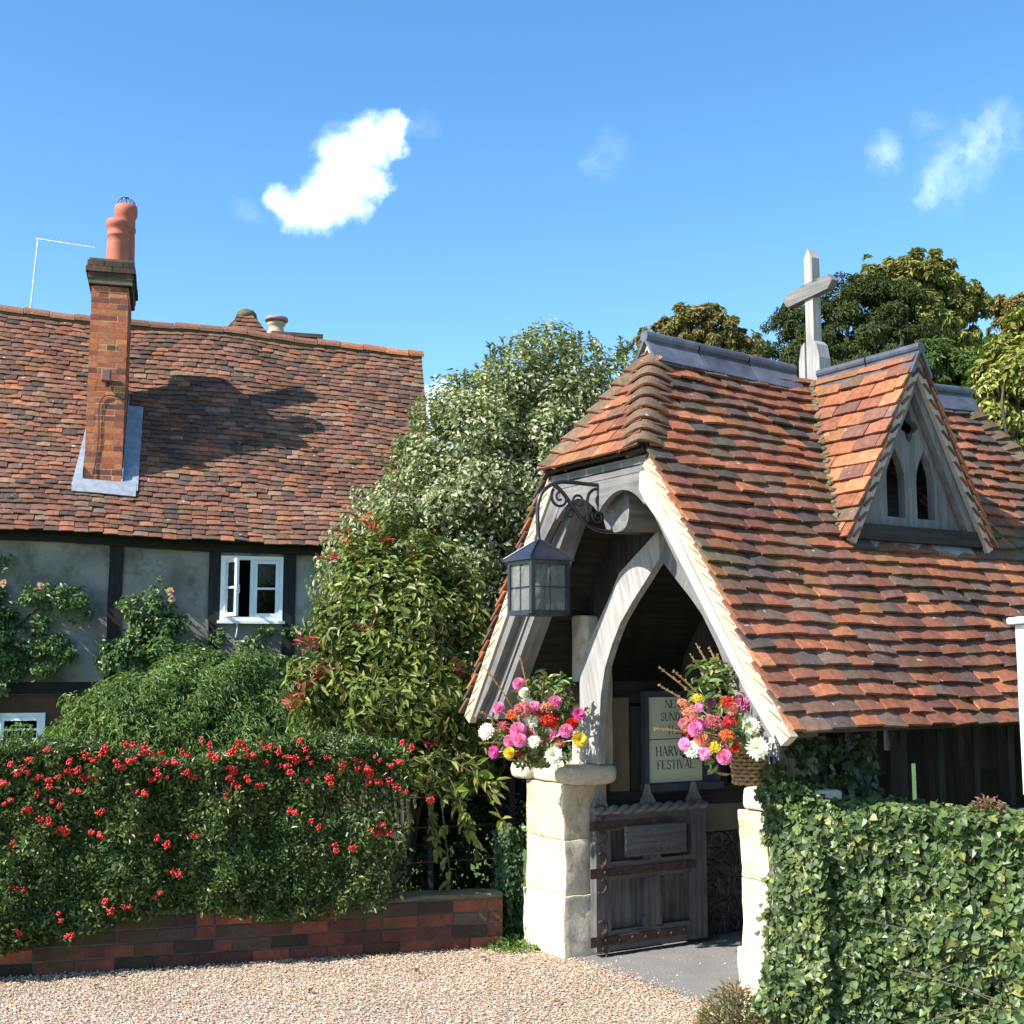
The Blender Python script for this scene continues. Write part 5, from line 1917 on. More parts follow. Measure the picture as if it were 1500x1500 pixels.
def climber(lbl, blobs, n_, stem_pts, flowers):
    o = thing('climbing_rose', lbl, 'climbing plant', CW(stem_pts[0][0], 0.1, 0), 'climbing roses on the cottage wall')
    bl_ = [(tuple(CW(s_, n__, z_)), (r1, r2, r3)) for (s_, n__, z_, r1, r2, r3) in blobs]
    P, D, N, LL, WW, tint, cs_ = blob_leaves(bl_, 26 * len(bl_), n_, 0.055, 0.55, [(0.09, 0.15, 0.045), (0.13, 0.20, 0.07), (0.06, 0.11, 0.035), (0.20, 0.25, 0.10)], [4, 4, 3, 2], sub_r=0.34, up=0.4)
    part('foliage', MB().leaves(P, D, N, LL, WW, tint, fold=0.2, curl=0.15), M['gloss'], o)
    sm_ = MB()
    sm_.tube(smooth_path([CW(s_, 0.06, z_) for s_, z_ in stem_pts], 16), np.linspace(0.02, 0.008, 16), 6)
    part('stem', sm_, M['bark'], o)
    for (s_, z_) in flowers:
        fm = MB()
        nn_ = 16
        th = rng.uniform(0, 6.28, nn_)
        ph = rng.uniform(-0.2, 1.2, nn_)
        dd = CT[None] * (np.cos(th) * np.cos(ph))[:, None] + Z3[None] * (np.sin(th) * np.cos(ph))[:, None] + CN[None] * np.sin(ph)[:, None]
        fm.leaves(np.tile(CW(s_, 0.30, z_), (nn_, 1)), dd, np.tile(CN, (nn_, 1)) + dd * 0.5, 0.055, 0.05, np.array((0.70, 0.50, 0.38)) * rng.uniform(0.85, 1.1, (nn_, 1)), curl=-0.2)
        part('rose_bloom', fm, M['petal'], o)


climber('climbing rose with pale blooms at the left edge of the cottage wall',
        [(-2.75, 0.16, 2.58, 0.40, 0.16, 0.17), (-2.15, 0.16, 2.55, 0.38, 0.16, 0.20), (-2.85, 0.15, 2.95, 0.18, 0.12, 0.20), (-2.7, 0.15, 1.95, 0.35, 0.16, 0.22), (-2.25, 0.15, 1.95, 0.35, 0.16, 0.20), (-2.95, 0.15, 1.6, 0.28, 0.16, 0.28), (-1.98, 0.15, 2.35, 0.15, 0.12, 0.2), (-2.6, 0.14, 2.25, 0.40, 0.14, 0.16), (-2.95, 0.16, 2.1, 0.30, 0.16, 0.5), (-2.5, 0.15, 1.72, 0.35, 0.16, 0.16), (-3.3, 0.16, 2.3, 0.4, 0.18, 0.6)],
        9800, [(-2.9, 0.0), (-2.85, 1.2), (-2.8, 2.0), (-2.4, 2.5), (-2.0, 2.55)], [(-2.82, 2.72), (-2.42, 2.70)])
climber('bushy climbing rose on the dark timber post of the cottage',
        [(-1.25, 0.18, 2.45, 0.30, 0.18, 0.24), (-1.05, 0.18, 2.22, 0.34, 0.18, 0.26), (-1.30, 0.18, 2.05, 0.30, 0.18, 0.28), (-1.1, 0.15, 2.72, 0.12, 0.1, 0.14), (-1.55, 0.18, 1.85, 0.3, 0.18, 0.25), (-0.85, 0.18, 1.85, 0.45, 0.18, 0.28), (-0.3, 0.18, 1.75, 0.5, 0.18, 0.2)],
        6600, [(-1.2, 0.0), (-1.25, 1.0), (-1.2, 2.0), (-1.15, 2.6)], [(-0.98, 2.66), (-0.95, 2.58)])
climber('thin straggling climber under the open white casement window',
        [(0.25, 0.14, 2.20, 0.22, 0.10, 0.06), (0.0, 0.14, 2.05, 0.16, 0.1, 0.10), (0.50, 0.14, 2.20, 0.15, 0.1, 0.08), (0.15, 0.15, 1.85, 0.3, 0.12, 0.10), (-0.40, 0.14, 2.1, 0.10, 0.1, 0.14)],
        900, [(0.3, 0.0), (0.2, 1.2), (0.1, 1.9), (0.25, 2.2)], [])

# ---- pyracantha hedge with red berries
hed = thing('pyracantha_hedge', 'dense dark green hedge covered in clusters of red berries', 'hedge', gw_o + gdir * 2.9 - gout * 0.25)
HL0, HL1 = 0.62, 5.6


def hedge_prof(s_):
    """front bulge, top height, bottom height along the hedge"""
    tp = 1.28 + 0.05 * np.sin(s_ * 2.3) + 0.04 * np.sin(s_ * 5.1 + 1) - 0.0 * s_
    bt = 0.30 - 0.12 * np.clip((s_ - 1.8) / 1.4, 0, 1) + 0.05 * np.sin(s_ * 3.7)
    return tp, bt


n_ = 115000
s_ = HL0 + (HL1 - HL0) * rng.random(n_)
tp, bt = hedge_prof(s_)
kind = rng.random(n_)
zf = rng.random(n_)
z_ = bt + (tp - bt) * zf
nzv = np.array([mnoise.noise(Vector((a * 3.2, b * 3.2, 7.0))) for a, b in zip(s_[:], z_[:])])
nzv2 = np.array([mnoise.noise(Vector((a * 9, b * 9, 3.0))) for a, b in zip(s_[:], z_[:])])
bulge = 0.20 + 0.13 * nzv + 0.10 * nzv2 - 0.10 * np.abs(zf - 0.55) ** 2 * 2
dep = rng.exponential(0.10, n_)
front = bulge - dep
topm = kind < 0.26
front = np.where(topm, 0.16 - 0.62 * rng.random(n_), front)
z_ = np.where(topm, tp + 0.05 * nzv - rng.exponential(0.05, n_) + 0.05 * nzv2, z_)
endcut = (s_ - HL0) < 0.45 * rng.random(n_) ** 2
thin = (s_ < HL0 + 0.55) & (rng.random(n_) < 0.35)
keep = ~(endcut | thin)
Pw = gw_o + gdir * s_[:, None] + gout * front[:, None] + Z3 * z_[:, None]
N = np.where(topm[:, None], Z3 * 1.0 + gout * 0.25, gout * 0.75 + Z3 * 0.55) + rng.normal(size=(n_, 3)) * 0.5
D = rng.normal(size=(n_, 3)) + gout * 0.7 + Z3 * 0.25
Pw, N, D = Pw[keep], N[keep], D[keep]
n_ = len(Pw)
HPAL = np.array([(0.04, 0.068, 0.018), (0.06, 0.098, 0.024), (0.10, 0.15, 0.036), (0.25, 0.28, 0.09)])
tint = HPAL[rng.choice(4, n_, p=[.32, .33, .25, .10])] * rng.uniform(0.8, 1.2, (n_, 1))
part('foliage', MB().leaves(Pw, D, N, rng.uniform(0.026, 0.050, n_), rng.uniform(0.012, 0.019, n_), tint, fold=0.2, curl=0.1), M['gloss'], hed)
st_ = MB()
for k in range(46):
    s0 = HL0 + 0.2 + (HL1 - HL0 - 0.3) * k / 45 + rng.normal() * 0.04
    b_ = gw_o + gdir * s0 - gout * (0.25 + rng.normal() * 0.05)
    st_.tube(smooth_path([b_ + Z3 * 0.0, b_ + Z3 * 0.5 + rng.normal(size=3) * 0.05, b_ + Z3 * 1.0 + gout * rng.uniform(-0.1, 0.25) + gdir * rng.normal() * 0.1], 8), np.linspace(0.014, 0.005, 8), 6)
part('stems', st_, M['bark'], hed)
# berry clusters
ico_v = oct_v
clusters = []
for (x, y) in ((18, 1128), (35, 1130), (60, 1140), (15, 1175), (38, 1185), (70, 1145), (105, 1125), (125, 1140), (155, 1100), (190, 1118), (98, 1130), (228, 1130), (240, 1140), (270, 1105), (275, 1132), (255, 1120),
               (340, 1125), (360, 1140), (300, 1090), (310, 1100), (345, 1100), (370, 1108), (430, 1110), (420, 1125), (445, 1145), (480, 1110), (505, 1120), (535, 1128), (540, 1130), (480, 1143),
               (80, 1180), (65, 1205), (150, 1190), (145, 1225), (192, 1210), (200, 1215), (235, 1235), (285, 1225), (20, 1240), (10, 1300), (90, 1215), (70, 1200), (155, 1330), (185, 1330), (105, 1372), (235, 1310), (25, 1365),
               (425, 1190), (460, 1210), (545, 1220), (570, 1222), (560, 1210), (515, 1240), (255, 1280), (85, 1345), (28, 1305), (55, 1165), (210, 1165), (380, 1150), (330, 1165), (590, 1160), (575, 1150), (140, 1150), (115, 1160), (350, 1085), (500, 1100), (400, 1100), (215, 1100), (45, 1115), (5, 1150), (630, 1170), (490, 1240)):
    r_ = ray(x, y)
    # where the line meets the hedge front
    pl = gw_o + gout * 0.235
    t_ = np.dot(pl - np.array([0, 0, EYE]), gout) / np.dot(r_, gout)
    clusters.append(np.array([0, 0, EYE]) + r_ * t_)
for k in range(34):
    x, y = rng.uniform(0, 600), 1092 + 60 * rng.random() ** 1.3
    r_ = ray(x, y)
    pl = gw_o + gout * 0.22
    clusters.append(np.array([0, 0, EYE]) + r_ * (np.dot(pl - np.array([0, 0, EYE]), gout) / np.dot(r_, gout)))
clusters = clusters[:99]
protos = []
for q in range(6):
    cm_ = MB()
    nb_ = rng.integers(34, 60)
    subs = rng.normal(size=(3, 3)) * np.array([0.020, 0.010, 0.012])
    for k in range(nb_):
        p = subs[rng.integers(0, 3)] + rand_dirs(1)[0] * np.array([0.018, 0.014, 0.014]) * rng.random() ** 0.4
        r_ = rng.uniform(0.0042, 0.0062)
        cm_.lathe(p - Z3 * r_, [(r_ * 0.5, 0.12 * r_), (r_ * 0.92, r_ * 0.6), (r_, r_), (r_ * 0.88, r_ * 1.5), (r_ * 0.45, r_ * 1.9)], 6, np.array((0.42, 0.010, 0.012)) * rng.uniform(0.75, 1.25) + np.array((0, rng.uniform(0, 0.02), 0)))
    protos.append(mesh_from(cm_, 'berry_cluster', None, Matrix.Identity(4), True))
mb_ = mat_plain('red_berry', (1, 1, 1), 0.3, var=0.1)
for me in protos:
    me.materials.clear()
    me.materials.append(mb_)
for i, c in enumerate(clusters):
    o = bpy.data.objects.new('berry_cluster', protos[i % 6])
    sc_ = rng.uniform(0.75, 1.5)
    Mw = Matrix.Translation(Vector(c + gout * rng.uniform(-0.035, 0.02))) @ Matrix.Rotation(rng.uniform(-0.5, 0.5), 4, 'Y') @ Matrix.Scale(sc_, 4)
    _link(o, hed, Mw)

# ---- wire fence seen through the gap by the gate post
wf = thing('wire_fence', 'thin rusty wire fence in the gap between hedge and gate pillar', 'fence', (-0.3, 8.75, 0))
wm = MB()
for z_ in (0.45, 0.68, 0.88):
    wm.tube([np.array([-1.2, 8.55, z_]), np.array([0.05, 8.95, z_ + 0.01])], 0.006, 5)
part('wire', wm, M['rust'], wf)
for x_ in (-1.15, -0.55, 0.0):
    part('post', MB().box((x_, 8.55 + (x_ + 1.2) * 0.32 + 0.03, 0.5), (0.02, 0.02, 0.5)), M['darkoak'], wf, grain=Z3)

# ---- dark bush added to stand in for the shadow behind the pillar
gap_bush = thing('gap_shade_bush', 'dark green bush added for the shadow behind the gate pillar', 'shrub', (-0.35, 9.35, 0))
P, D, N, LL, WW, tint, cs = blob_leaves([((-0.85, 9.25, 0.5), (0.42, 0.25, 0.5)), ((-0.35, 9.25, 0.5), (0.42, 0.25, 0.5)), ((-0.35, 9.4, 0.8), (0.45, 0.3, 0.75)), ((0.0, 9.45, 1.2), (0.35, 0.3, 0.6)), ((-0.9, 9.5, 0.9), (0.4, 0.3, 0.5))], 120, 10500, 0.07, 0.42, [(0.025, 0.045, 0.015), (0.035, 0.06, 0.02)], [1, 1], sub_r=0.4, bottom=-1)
part('foliage', MB().leaves(P, D, N, LL, WW, tint), M['gloss'], gap_bush)
trunk(gap_bush, (-0.35, 9.4, 0), (-0.3, 9.42, 0.8), 0.03, 0.015, 0.03)


# ---- ivy
def ivy_leaves(mb, P, N, size, pal_, wts):
    n__ = len(P)
    D = rng.normal(size=(n__, 3)) * 0.7 + np.array([0, 0, -0.8])
    D = D - N * np.sum(D * N, axis=1)[:, None] / np.sum(N * N, axis=1)[:, None]
    pal_ = np.array(pal_)
    t_ = pal_[rng.choice(len(pal_), n__, p=np.array(wts) / np.sum(wts))] * rng.uniform(0.75, 1.25, (n__, 1))
    mb.leaves(P, D, N, size, size * rng.uniform(0.8, 1.05, n__), t_, fold=0.10, curl=0.15, shape=(0.16, 0.52, 0.50, 0.44))


ivw = thing('ivy_covered_wall', 'low wall completely covered in glossy green ivy right of the gate', 'wall', (2.2, 5.9, 0))
IA, IB = np.array([1.26, 6.26, 0]), np.array([4.2, 4.95, 0])
idir = (IB - IA) / np.linalg.norm(IB - IA)
iout = np.array([idir[1], -idir[0], 0])
ILEN = np.linalg.norm(IB - IA)
part('masonry', MB().rough_box(IA + idir * (ILEN / 2 + 0.02) - iout * 0.2 + Z3 * 0.48, (ILEN / 2, 0.14, 0.48), (idir, iout, Z3), r=0.03, sub=8, amp=0.02), M['flint'], ivw)
n_ = 42000
s_ = rng.random(n_) ** 1.15 * 3.0
zt = 1.085 + 0.03 * np.sin(s_ * 4) + 0.02 * np.sin(s_ * 11 + 1) + 0.16 * np.exp(-((s_ - 0.0) / 0.20) ** 2) + 0.05 * np.exp(-((s_ - 0.95) / 0.15) ** 2) - 0.03 * s_ * 0.3
zf = rng.random(n_)
z_ = zt * zf
nzv = np.array([mnoise.noise(Vector((a * 2.6, b * 2.6, 17.0))) for a, b in zip(s_, z_)])
nz2 = np.array([mnoise.noise(Vector((a * 8, b * 8, 27.0))) for a, b in zip(s_, z_)])
out_ = 0.05 + 0.10 * nzv + 0.075 * nz2 + 0.06 * (1 - zf) - rng.exponential(0.03, n_)
topm = rng.random(n_) < 0.25
out_ = np.where(topm, 0.06 - 0.42 * rng.random(n_), out_)
z_ = np.where(topm, zt + 0.04 * nzv + 0.03 * nz2 + 0.0 - rng.exponential(0.02, n_), z_)
s_ = s_ - 0.05 * np.sin(z_ * 7.0) - 0.05 * nz2
P = IA + idir * s_[:, None] + iout * out_[:, None] + Z3 * z_[:, None]
N = np.where(topm[:, None], Z3 + iout * 0.4, iout * 0.8 + Z3 * 0.5) + rng.normal(size=(n_, 3)) * 0.48
ivm = MB()
IP = [(0.06, 0.10, 0.030), (0.085, 0.13, 0.040), (0.12, 0.165, 0.050), (0.24, 0.25, 0.07), (0.045, 0.07, 0.026)]
szv = (0.030 + 0.014 * np.clip(s_ / 1.4, 0, 1.2)) * rng.uniform(0.5, 1.35, n_)
ivy_leaves(ivm, P, N, szv, IP, [4, 4, 3, 1.2, 2])
part('ivy', ivm, M['gloss'], ivw)
# bare runners
rn = MB()
for k in range(9):
    s0, z0 = 0.5 + rng.random() * 1.6, rng.random() * 0.7
    pts_ = [IA + idir * (s0 + q * 0.07 * rng.normal() + 0.04 * q) + iout * (0.07 + 0.03 * rng.normal()) + Z3 * (z0 + 0.11 * q) for q in range(4)]
    rn.tube(smooth_path(pts_, 10), 0.003, 4)
part('ivy_runners', rn, M['stem'], ivw)

# ivy climbing the right pillar and hanging under the eaves
ivp = thing('pillar_ivy', 'ivy climbing the right stone pillar up under the eaves', 'ivy', W(1.1, -0.05, 0))
n_ = 5200
a_ = 1.0 + 0.45 * rng.random(n_)
z_ = 1.42 * rng.random(n_)
prob = np.clip((a_ - 1.03 - 0.06 * np.sin(z_ * 9)) / 0.22, 0, 1) * np.clip((1.30 - (a_ - 1.1) * 0.9 - z_) / 0.12, 0.0, 1)
k_ = rng.random(n_) < prob
a_, z_ = a_[k_], z_[k_]
n_ = len(a_)
b_ = -0.035 - 0.06 * rng.random(n_)
P = O + U * a_[:, None] + V * b_[:, None] + Z3 * z_[:, None]
N = np.tile(-V * 0.9 + Z3 * 0.4, (n_, 1)) + rng.normal(size=(n_, 3)) * 0.35
m1 = MB()
ivy_leaves(m1, P, N, rng.uniform(0.022, 0.042, n_), IP, [3, 4, 3, 1.5, 2])
n_ = 420
b_ = rng.uniform(0.05, 0.65, n_)
z_ = 1.40 - rng.random(n_) ** 1.6 * 0.4
a_ = 1.07 + 0.08 * rng.random(n_)
P = O + U * a_[:, None] + V * b_[:, None] + Z3 * z_[:, None]
N = np.tile(U * 0.9 + Z3 * 0.3, (n_, 1)) + rng.normal(size=(n_, 3)) * 0.4
ivy_leaves(m1, P, N, rng.uniform(0.03, 0.055, n_), [(0.03, 0.055, 0.02), (0.045, 0.075, 0.025)], [1, 1])  # darker greens paint in the shade under the eaves
part('ivy_foliage', m1, M['gloss'], ivp)
rn = MB()
for k in range(12):
    a0_ = 1.02 + 0.02 * k
    rn.tube(smooth_path([W(a0_ + 0.03 * rng.normal(), -0.02, q * 0.33) for q in range(5)], 14), 0.005, 4)
part('ivy_stems', rn, M['stem'], ivp)

ivl = thing('corner_ivy', 'small patch of ivy between brick wall end and left pillar', 'ivy', W(-1.3, 0.0, 0))
n_ = 2600
P = W(-1.33, 0.03, 0) + (-U * 0.30)[None] * (rng.random(n_) ** 0.9)[:, None] * 0.7 + (-V * 0.10)[None] * rng.random(n_)[:, None]
zz = rng.random(n_) ** 1.1 * 0.72
P = P + Z3[None] * zz[:, None]
N = np.tile(-V * 0.8 + np.array([0, -0.3, 0.4]), (n_, 1)) + rng.normal(size=(n_, 3)) * 0.35
m1 = MB()
ivy_leaves(m1, P, N, rng.uniform(0.022, 0.042, n_), [(0.04, 0.075, 0.024), (0.055, 0.10, 0.03), (0.085, 0.13, 0.04)], [3, 3, 1])
part('ivy_foliage', m1, M['gloss'], ivl)
part('ivy_stem', MB().tube([W(-1.40, 0.02, 0), W(-1.42, 0.03, 0.35), W(-1.38, 0.02, 0.6)], 0.006, 5), M['stem'], ivl)


# ---- weeds
def weed(lbl, c, r_, hgt, n_, pal_, L, asp, grp=None, name='weed'):
    o = thing(name, lbl, 'weed', c)
    th = rng.uniform(0, 6.28, n_)
    q = r_ * np.sqrt(rng.random(n_))
    P = np.array(c) + np.stack([q * np.cos(th), q * np.sin(th), hgt * rng.random(n_) * (1 - (q / r_) ** 2 * 0.7)], 1)
    D = np.stack([np.cos(th), np.sin(th), rng.uniform(0.1, 1.0, n_)], 1) + rng.normal(size=(n_, 3)) * 0.4
    N = np.tile(Z3, (n_, 1)) + rng.normal(size=(n_, 3)) * 0.4
    pal_ = np.array(pal_)
    part('leaves', MB().leaves(P, D, N, rng.uniform(0.6, 1.3, n_) * L, rng.uniform(0.7, 1.2, n_) * L * asp, pal_[rng.integers(0, len(pal_), n_)]), M['leaf'], o)
    sm_ = MB()
    for k in range(14):
        a = rng.uniform(0, 6.28)
        e = np.array(c) + np.array([math.cos(a), math.sin(a), 0]) * r_ * 0.5 * rng.random() + Z3 * hgt * 0.8
        sm_.tube([np.array(c), e], 0.0025, 4)
    part('stalks', sm_, M['stem'], o)


weed('low bright green weeds at the foot of the left pillar', tuple(W(-1.25, -0.10, 0.0)), 0.20, 0.05, 420, [(0.13, 0.24, 0.05), (0.18, 0.29, 0.06)], 0.035, 0.5)
weed('reddish green heathery weed at the foot of the right pillar', tuple(W(0.98, -0.22, 0.0)), 0.17, 0.26, 1500, [(0.13, 0.15, 0.045), (0.20, 0.11, 0.05), (0.10, 0.15, 0.045), (0.26, 0.18, 0.09)], 0.034, 0.3)
weed('fresh green weed leaves at the base of the ivy wall', tuple(np.array([1.42, 5.86, 0.0])), 0.13, 0.14, 260, [(0.12, 0.22, 0.04), (0.17, 0.27, 0.06)], 0.055, 0.5)
weed('small reddish flowered sprig on top of the ivy wall', tuple(IA + idir * 0.98 - iout * 0.1 + Z3 * 1.10), 0.07, 0.07, 160, [(0.25, 0.10, 0.09), (0.32, 0.16, 0.10), (0.13, 0.15, 0.05)], 0.025, 0.5)


# ---- trees behind
def tree(name, lbl, Y, blobs_px, n_sub, n_leaf, L, asp, pal_, wts, sub_r, mat, base_px, grp=None, up=0.35, droop=0.2, tr_r=0.25, nbr=30, shell=0.5, dy=0.8):
    bl_ = []
    for (x, y, rx, rz) in blobs_px:
        c = at(x, y, Y)
        bl_.append((tuple(c), (rx / F_PX * Y, max(rx, rz) * dy / F_PX * Y, rz / F_PX * Y)))
    bx = at(base_px, 900, Y)
    o = thing(name, lbl, 'tree', (bx[0], Y, 0), grp)
    P, D, N, LL, WW, tint, cs_ = blob_leaves(bl_, n_sub, n_leaf, L, asp, pal_, wts, sub_r=sub_r, up=up, droop=droop, shell=shell)
    part('crown', MB().leaves(P, D, N, LL, WW, tint, fold=0.2, curl=0.2), mat, o)
    top = np.mean([b[0] for b in bl_], axis=0)
    trunk(o, (bx[0], Y, 0), top, tr_r, tr_r * 0.35, tr_r * 0.5)
    b0_ = np.array([bx[0], Y, 0])
    twigs([b0_ + (top - b0_) * f for f in (0.45, 0.6, 0.75, 0.9)], cs_, nbr, tr_r * 0.3, 'branches', o, M['bark'], 0.25)


CH = [(0.19, 0.17, 0.05), (0.26, 0.21, 0.065), (0.13, 0.135, 0.04), (0.30, 0.20, 0.07), (0.16, 0.10, 0.04)]
tree('chestnut_tree', 'smaller bronze green chestnut crown behind the near ridge end', 40, [(1015, 480, 68, 36), (968, 505, 48, 34), (1066, 492, 44, 40), (1030, 515, 80, 40), (1090, 520, 40, 36)], 240, 20000, 0.17, 0.42, CH, [4, 3, 3, 2, 1.6], 0.15, M['leaf'], 1020, 'chestnut trees beyond the churchyard', up=0.5, droop=0.3, shell=0.3, nbr=45)
CH2 = [(0.19, 0.20, 0.05), (0.26, 0.25, 0.07), (0.13, 0.15, 0.04), (0.31, 0.25, 0.08)]
tree('chestnut_tree', 'broad olive chestnut crown rising behind the dark yew', 42, [(1340, 420, 80, 55), (1390, 450, 70, 60), (1290, 410, 50, 40), (1400, 520, 70, 60), (1330, 480, 80, 60)], 460, 52000, 0.18, 0.42, CH2, [4, 4, 3, 1.5], 0.135, M['leaf'], 1370, 'chestnut trees beyond the churchyard', up=0.5, droop=0.3, shell=0.3, nbr=50)
tree('chestnut_tree', 'rusty chestnut crown cut by the right edge of the photo', 44, [(1500, 460, 50, 42), (1540, 480, 60, 60), (1480, 500, 40, 40)], 220, 20000, 0.18, 0.42, CH, [4, 4, 2, 3, 1], 0.17, M['leaf'], 1530, 'chestnut trees beyond the churchyard', up=0.5, droop=0.3, shell=0.3)
YP = [(0.045, 0.065, 0.017), (0.06, 0.083, 0.02), (0.085, 0.108, 0.026), (0.03, 0.047, 0.014)]
tree('yew_tree', 'large dark green yew behind the wooden cross', 24, [(1270, 465, 78, 70), (1190, 480, 62, 62), (1150, 500, 40, 55), (1320, 480, 60, 80), (1240, 540, 120, 60), (1390, 560, 60, 60)], 360, 60000, 0.09, 0.30, YP, [4, 4, 2, 3], 0.20, M['matte'], 1270, up=0.2, droop=0.7, tr_r=0.4)
tree('cypress_tree', 'mid green conifer with loose sprays right of the dormer peak', 19, [(1400, 560, 45, 55), (1360, 540, 35, 60), (1445, 600, 40, 60), (1395, 620, 45, 40), (1450, 540, 40, 50), (1345, 590, 40, 50)], 170, 24000, 0.10, 0.3, [(0.085, 0.13, 0.03), (0.12, 0.165, 0.04), (0.06, 0.095, 0.025)], [4, 3, 3], 0.26, M['matte'], 1400, up=0.2, droop=0.6, tr_r=0.15)
tree('blue_conifer', 'small blue green conifer just above the far roof ridge', 14, [(1420, 630, 28, 38), (1445, 665, 32, 35), (1410, 665, 30, 30)], 70, 9000, 0.06, 0.22, [(0.035, 0.075, 0.045), (0.05, 0.095, 0.06), (0.028, 0.055, 0.035)], [4, 3, 3], 0.28, M['matte'], 1425, up=0.3, droop=0.0, tr_r=0.08)
tree('golden_holly', 'yellow green leafy tree at the right edge behind the roof', 11.5, [(1500, 560, 58, 90), (1525, 640, 58, 80), (1480, 640, 40, 60), (1540, 500, 66, 70), (1495, 705, 36, 36), (1470, 560, 34, 60)], 170, 16000, 0.075, 0.45, [(0.17, 0.19, 0.035), (0.26, 0.26, 0.055), (0.12, 0.15, 0.03), (0.42, 0.38, 0.13)], [4, 4, 3, 1.3], 0.30, M['gloss'], 1520, tr_r=0.08)


# ================================================================== FLOWER ARRANGEMENTS
def pompon(c, nrm, r_, col, n_=64, flat=0.85, pl=0.55):
    mb = MB()
    nrm = np.asarray(nrm, float) / np.linalg.norm(nrm)
    i = np.arange(n_)
    ct = 1 - 1.45 * (i + 0.5) / n_
    ph = i * 2.39996
    x = np.cross(nrm, Z3 + 0.1)
    x /= np.linalg.norm(x)
    y = np.cross(nrm, x)
    stn = np.sqrt(np.clip(1 - ct ** 2, 0, 1))
    d = x[None] * (stn * np.cos(ph))[:, None] + y[None] * (stn * np.sin(ph))[:, None] + nrm[None] * (ct * flat)[:, None]
    P = np.asarray(c) + d * r_ * 0.45
    Nn = nrm[None] * 1.0 - d * 0.3
    t_ = np.array(col) * rng.uniform(0.8, 1.15, (n_, 1))
    mb.leaves(P, d + nrm * 0.15, Nn, r_ * pl, r_ * 0.36, t_, fold=0.35, curl=-0.1, shape=(0.35, 0.5, 0.8, 0.45))
    mb.lathe(np.asarray(c) - nrm * r_ * 0.4, [(r_ * 0.2, 0), (r_ * 0.5, r_ * 0.3), (r_ * 0.45, r_ * 0.6), (r_ * 0.15, r_ * 0.8)], 10, np.array(col) * 0.7, up=nrm)
    return mb


def daisy(c, nrm, r_, col, ctr=(0.5, 0.42, 0.08), n_=22):
    mb = MB()
    nrm = np.asarray(nrm, float) / np.linalg.norm(nrm)
    x = np.cross(nrm, Z3 + 0.1)
    x /= np.linalg.norm(x)
    y = np.cross(nrm, x)
    for k, (rr_, el) in enumerate(((1.0, 0.05), (0.85, 0.35), (0.6, 0.8))):
        th = np.linspace(0, 2 * math.pi, n_, endpoint=False) + k * 0.14 + rng.normal(size=n_) * 0.05
        d = x[None] * np.cos(th)[:, None] + y[None] * np.sin(th)[:, None] + nrm[None] * el
        mb.leaves(np.tile(np.asarray(c) + nrm * 0.002 * k, (n_, 1)) + d * r_ * 0.1, d, np.tile(nrm, (n_, 1)), r_ * rr_ * rng.uniform(0.85, 1.05, n_), r_ * 0.20, np.array(col) * rng.uniform(0.88, 1.08, (n_, 1)), fold=0.2, curl=-0.08, shape=(0.4, 0.5, 0.75, 0.5))
    mb.lathe(np.asarray(c), [(r_ * 0.22, 0), (r_ * 0.2, r_ * 0.12), (r_ * 0.1, r_ * 0.2)], 10, ctr, up=nrm)
    return mb


def sedum(c, nrm, r_, col):
    mb = MB()
    nrm = np.asarray(nrm, float) / np.linalg.norm(nrm)
    n_ = 150
    d = rand_dirs(n_)
    d = d + nrm * 0.7
    d /= np.linalg.norm(d, axis=1)[:, None]
    P = np.asarray(c) + d * r_ * rng.uniform(0.6, 1.0, (n_, 1)) * np.array([1, 1, 0.75])
    mb.leaves(P, rand_dirs(n_), d, r_ * 0.26, r_ * 0.22, np.array(col) * rng.uniform(0.7, 1.25, (n_, 1)), fold=0.3)
    return mb


PINK, MAG, ROSE, RED, ORG, WHT, YEL, PCH = (0.74, 0.26, 0.52), (0.60, 0.06, 0.30), (0.52, 0.15, 0.17), (0.58, 0.035, 0.02), (0.72, 0.18, 0.05), (0.80, 0.80, 0.72), (0.76, 0.58, 0.06), (0.70, 0.30, 0.20)
CAMD = np.array([-0.1, -0.95, 0.25])


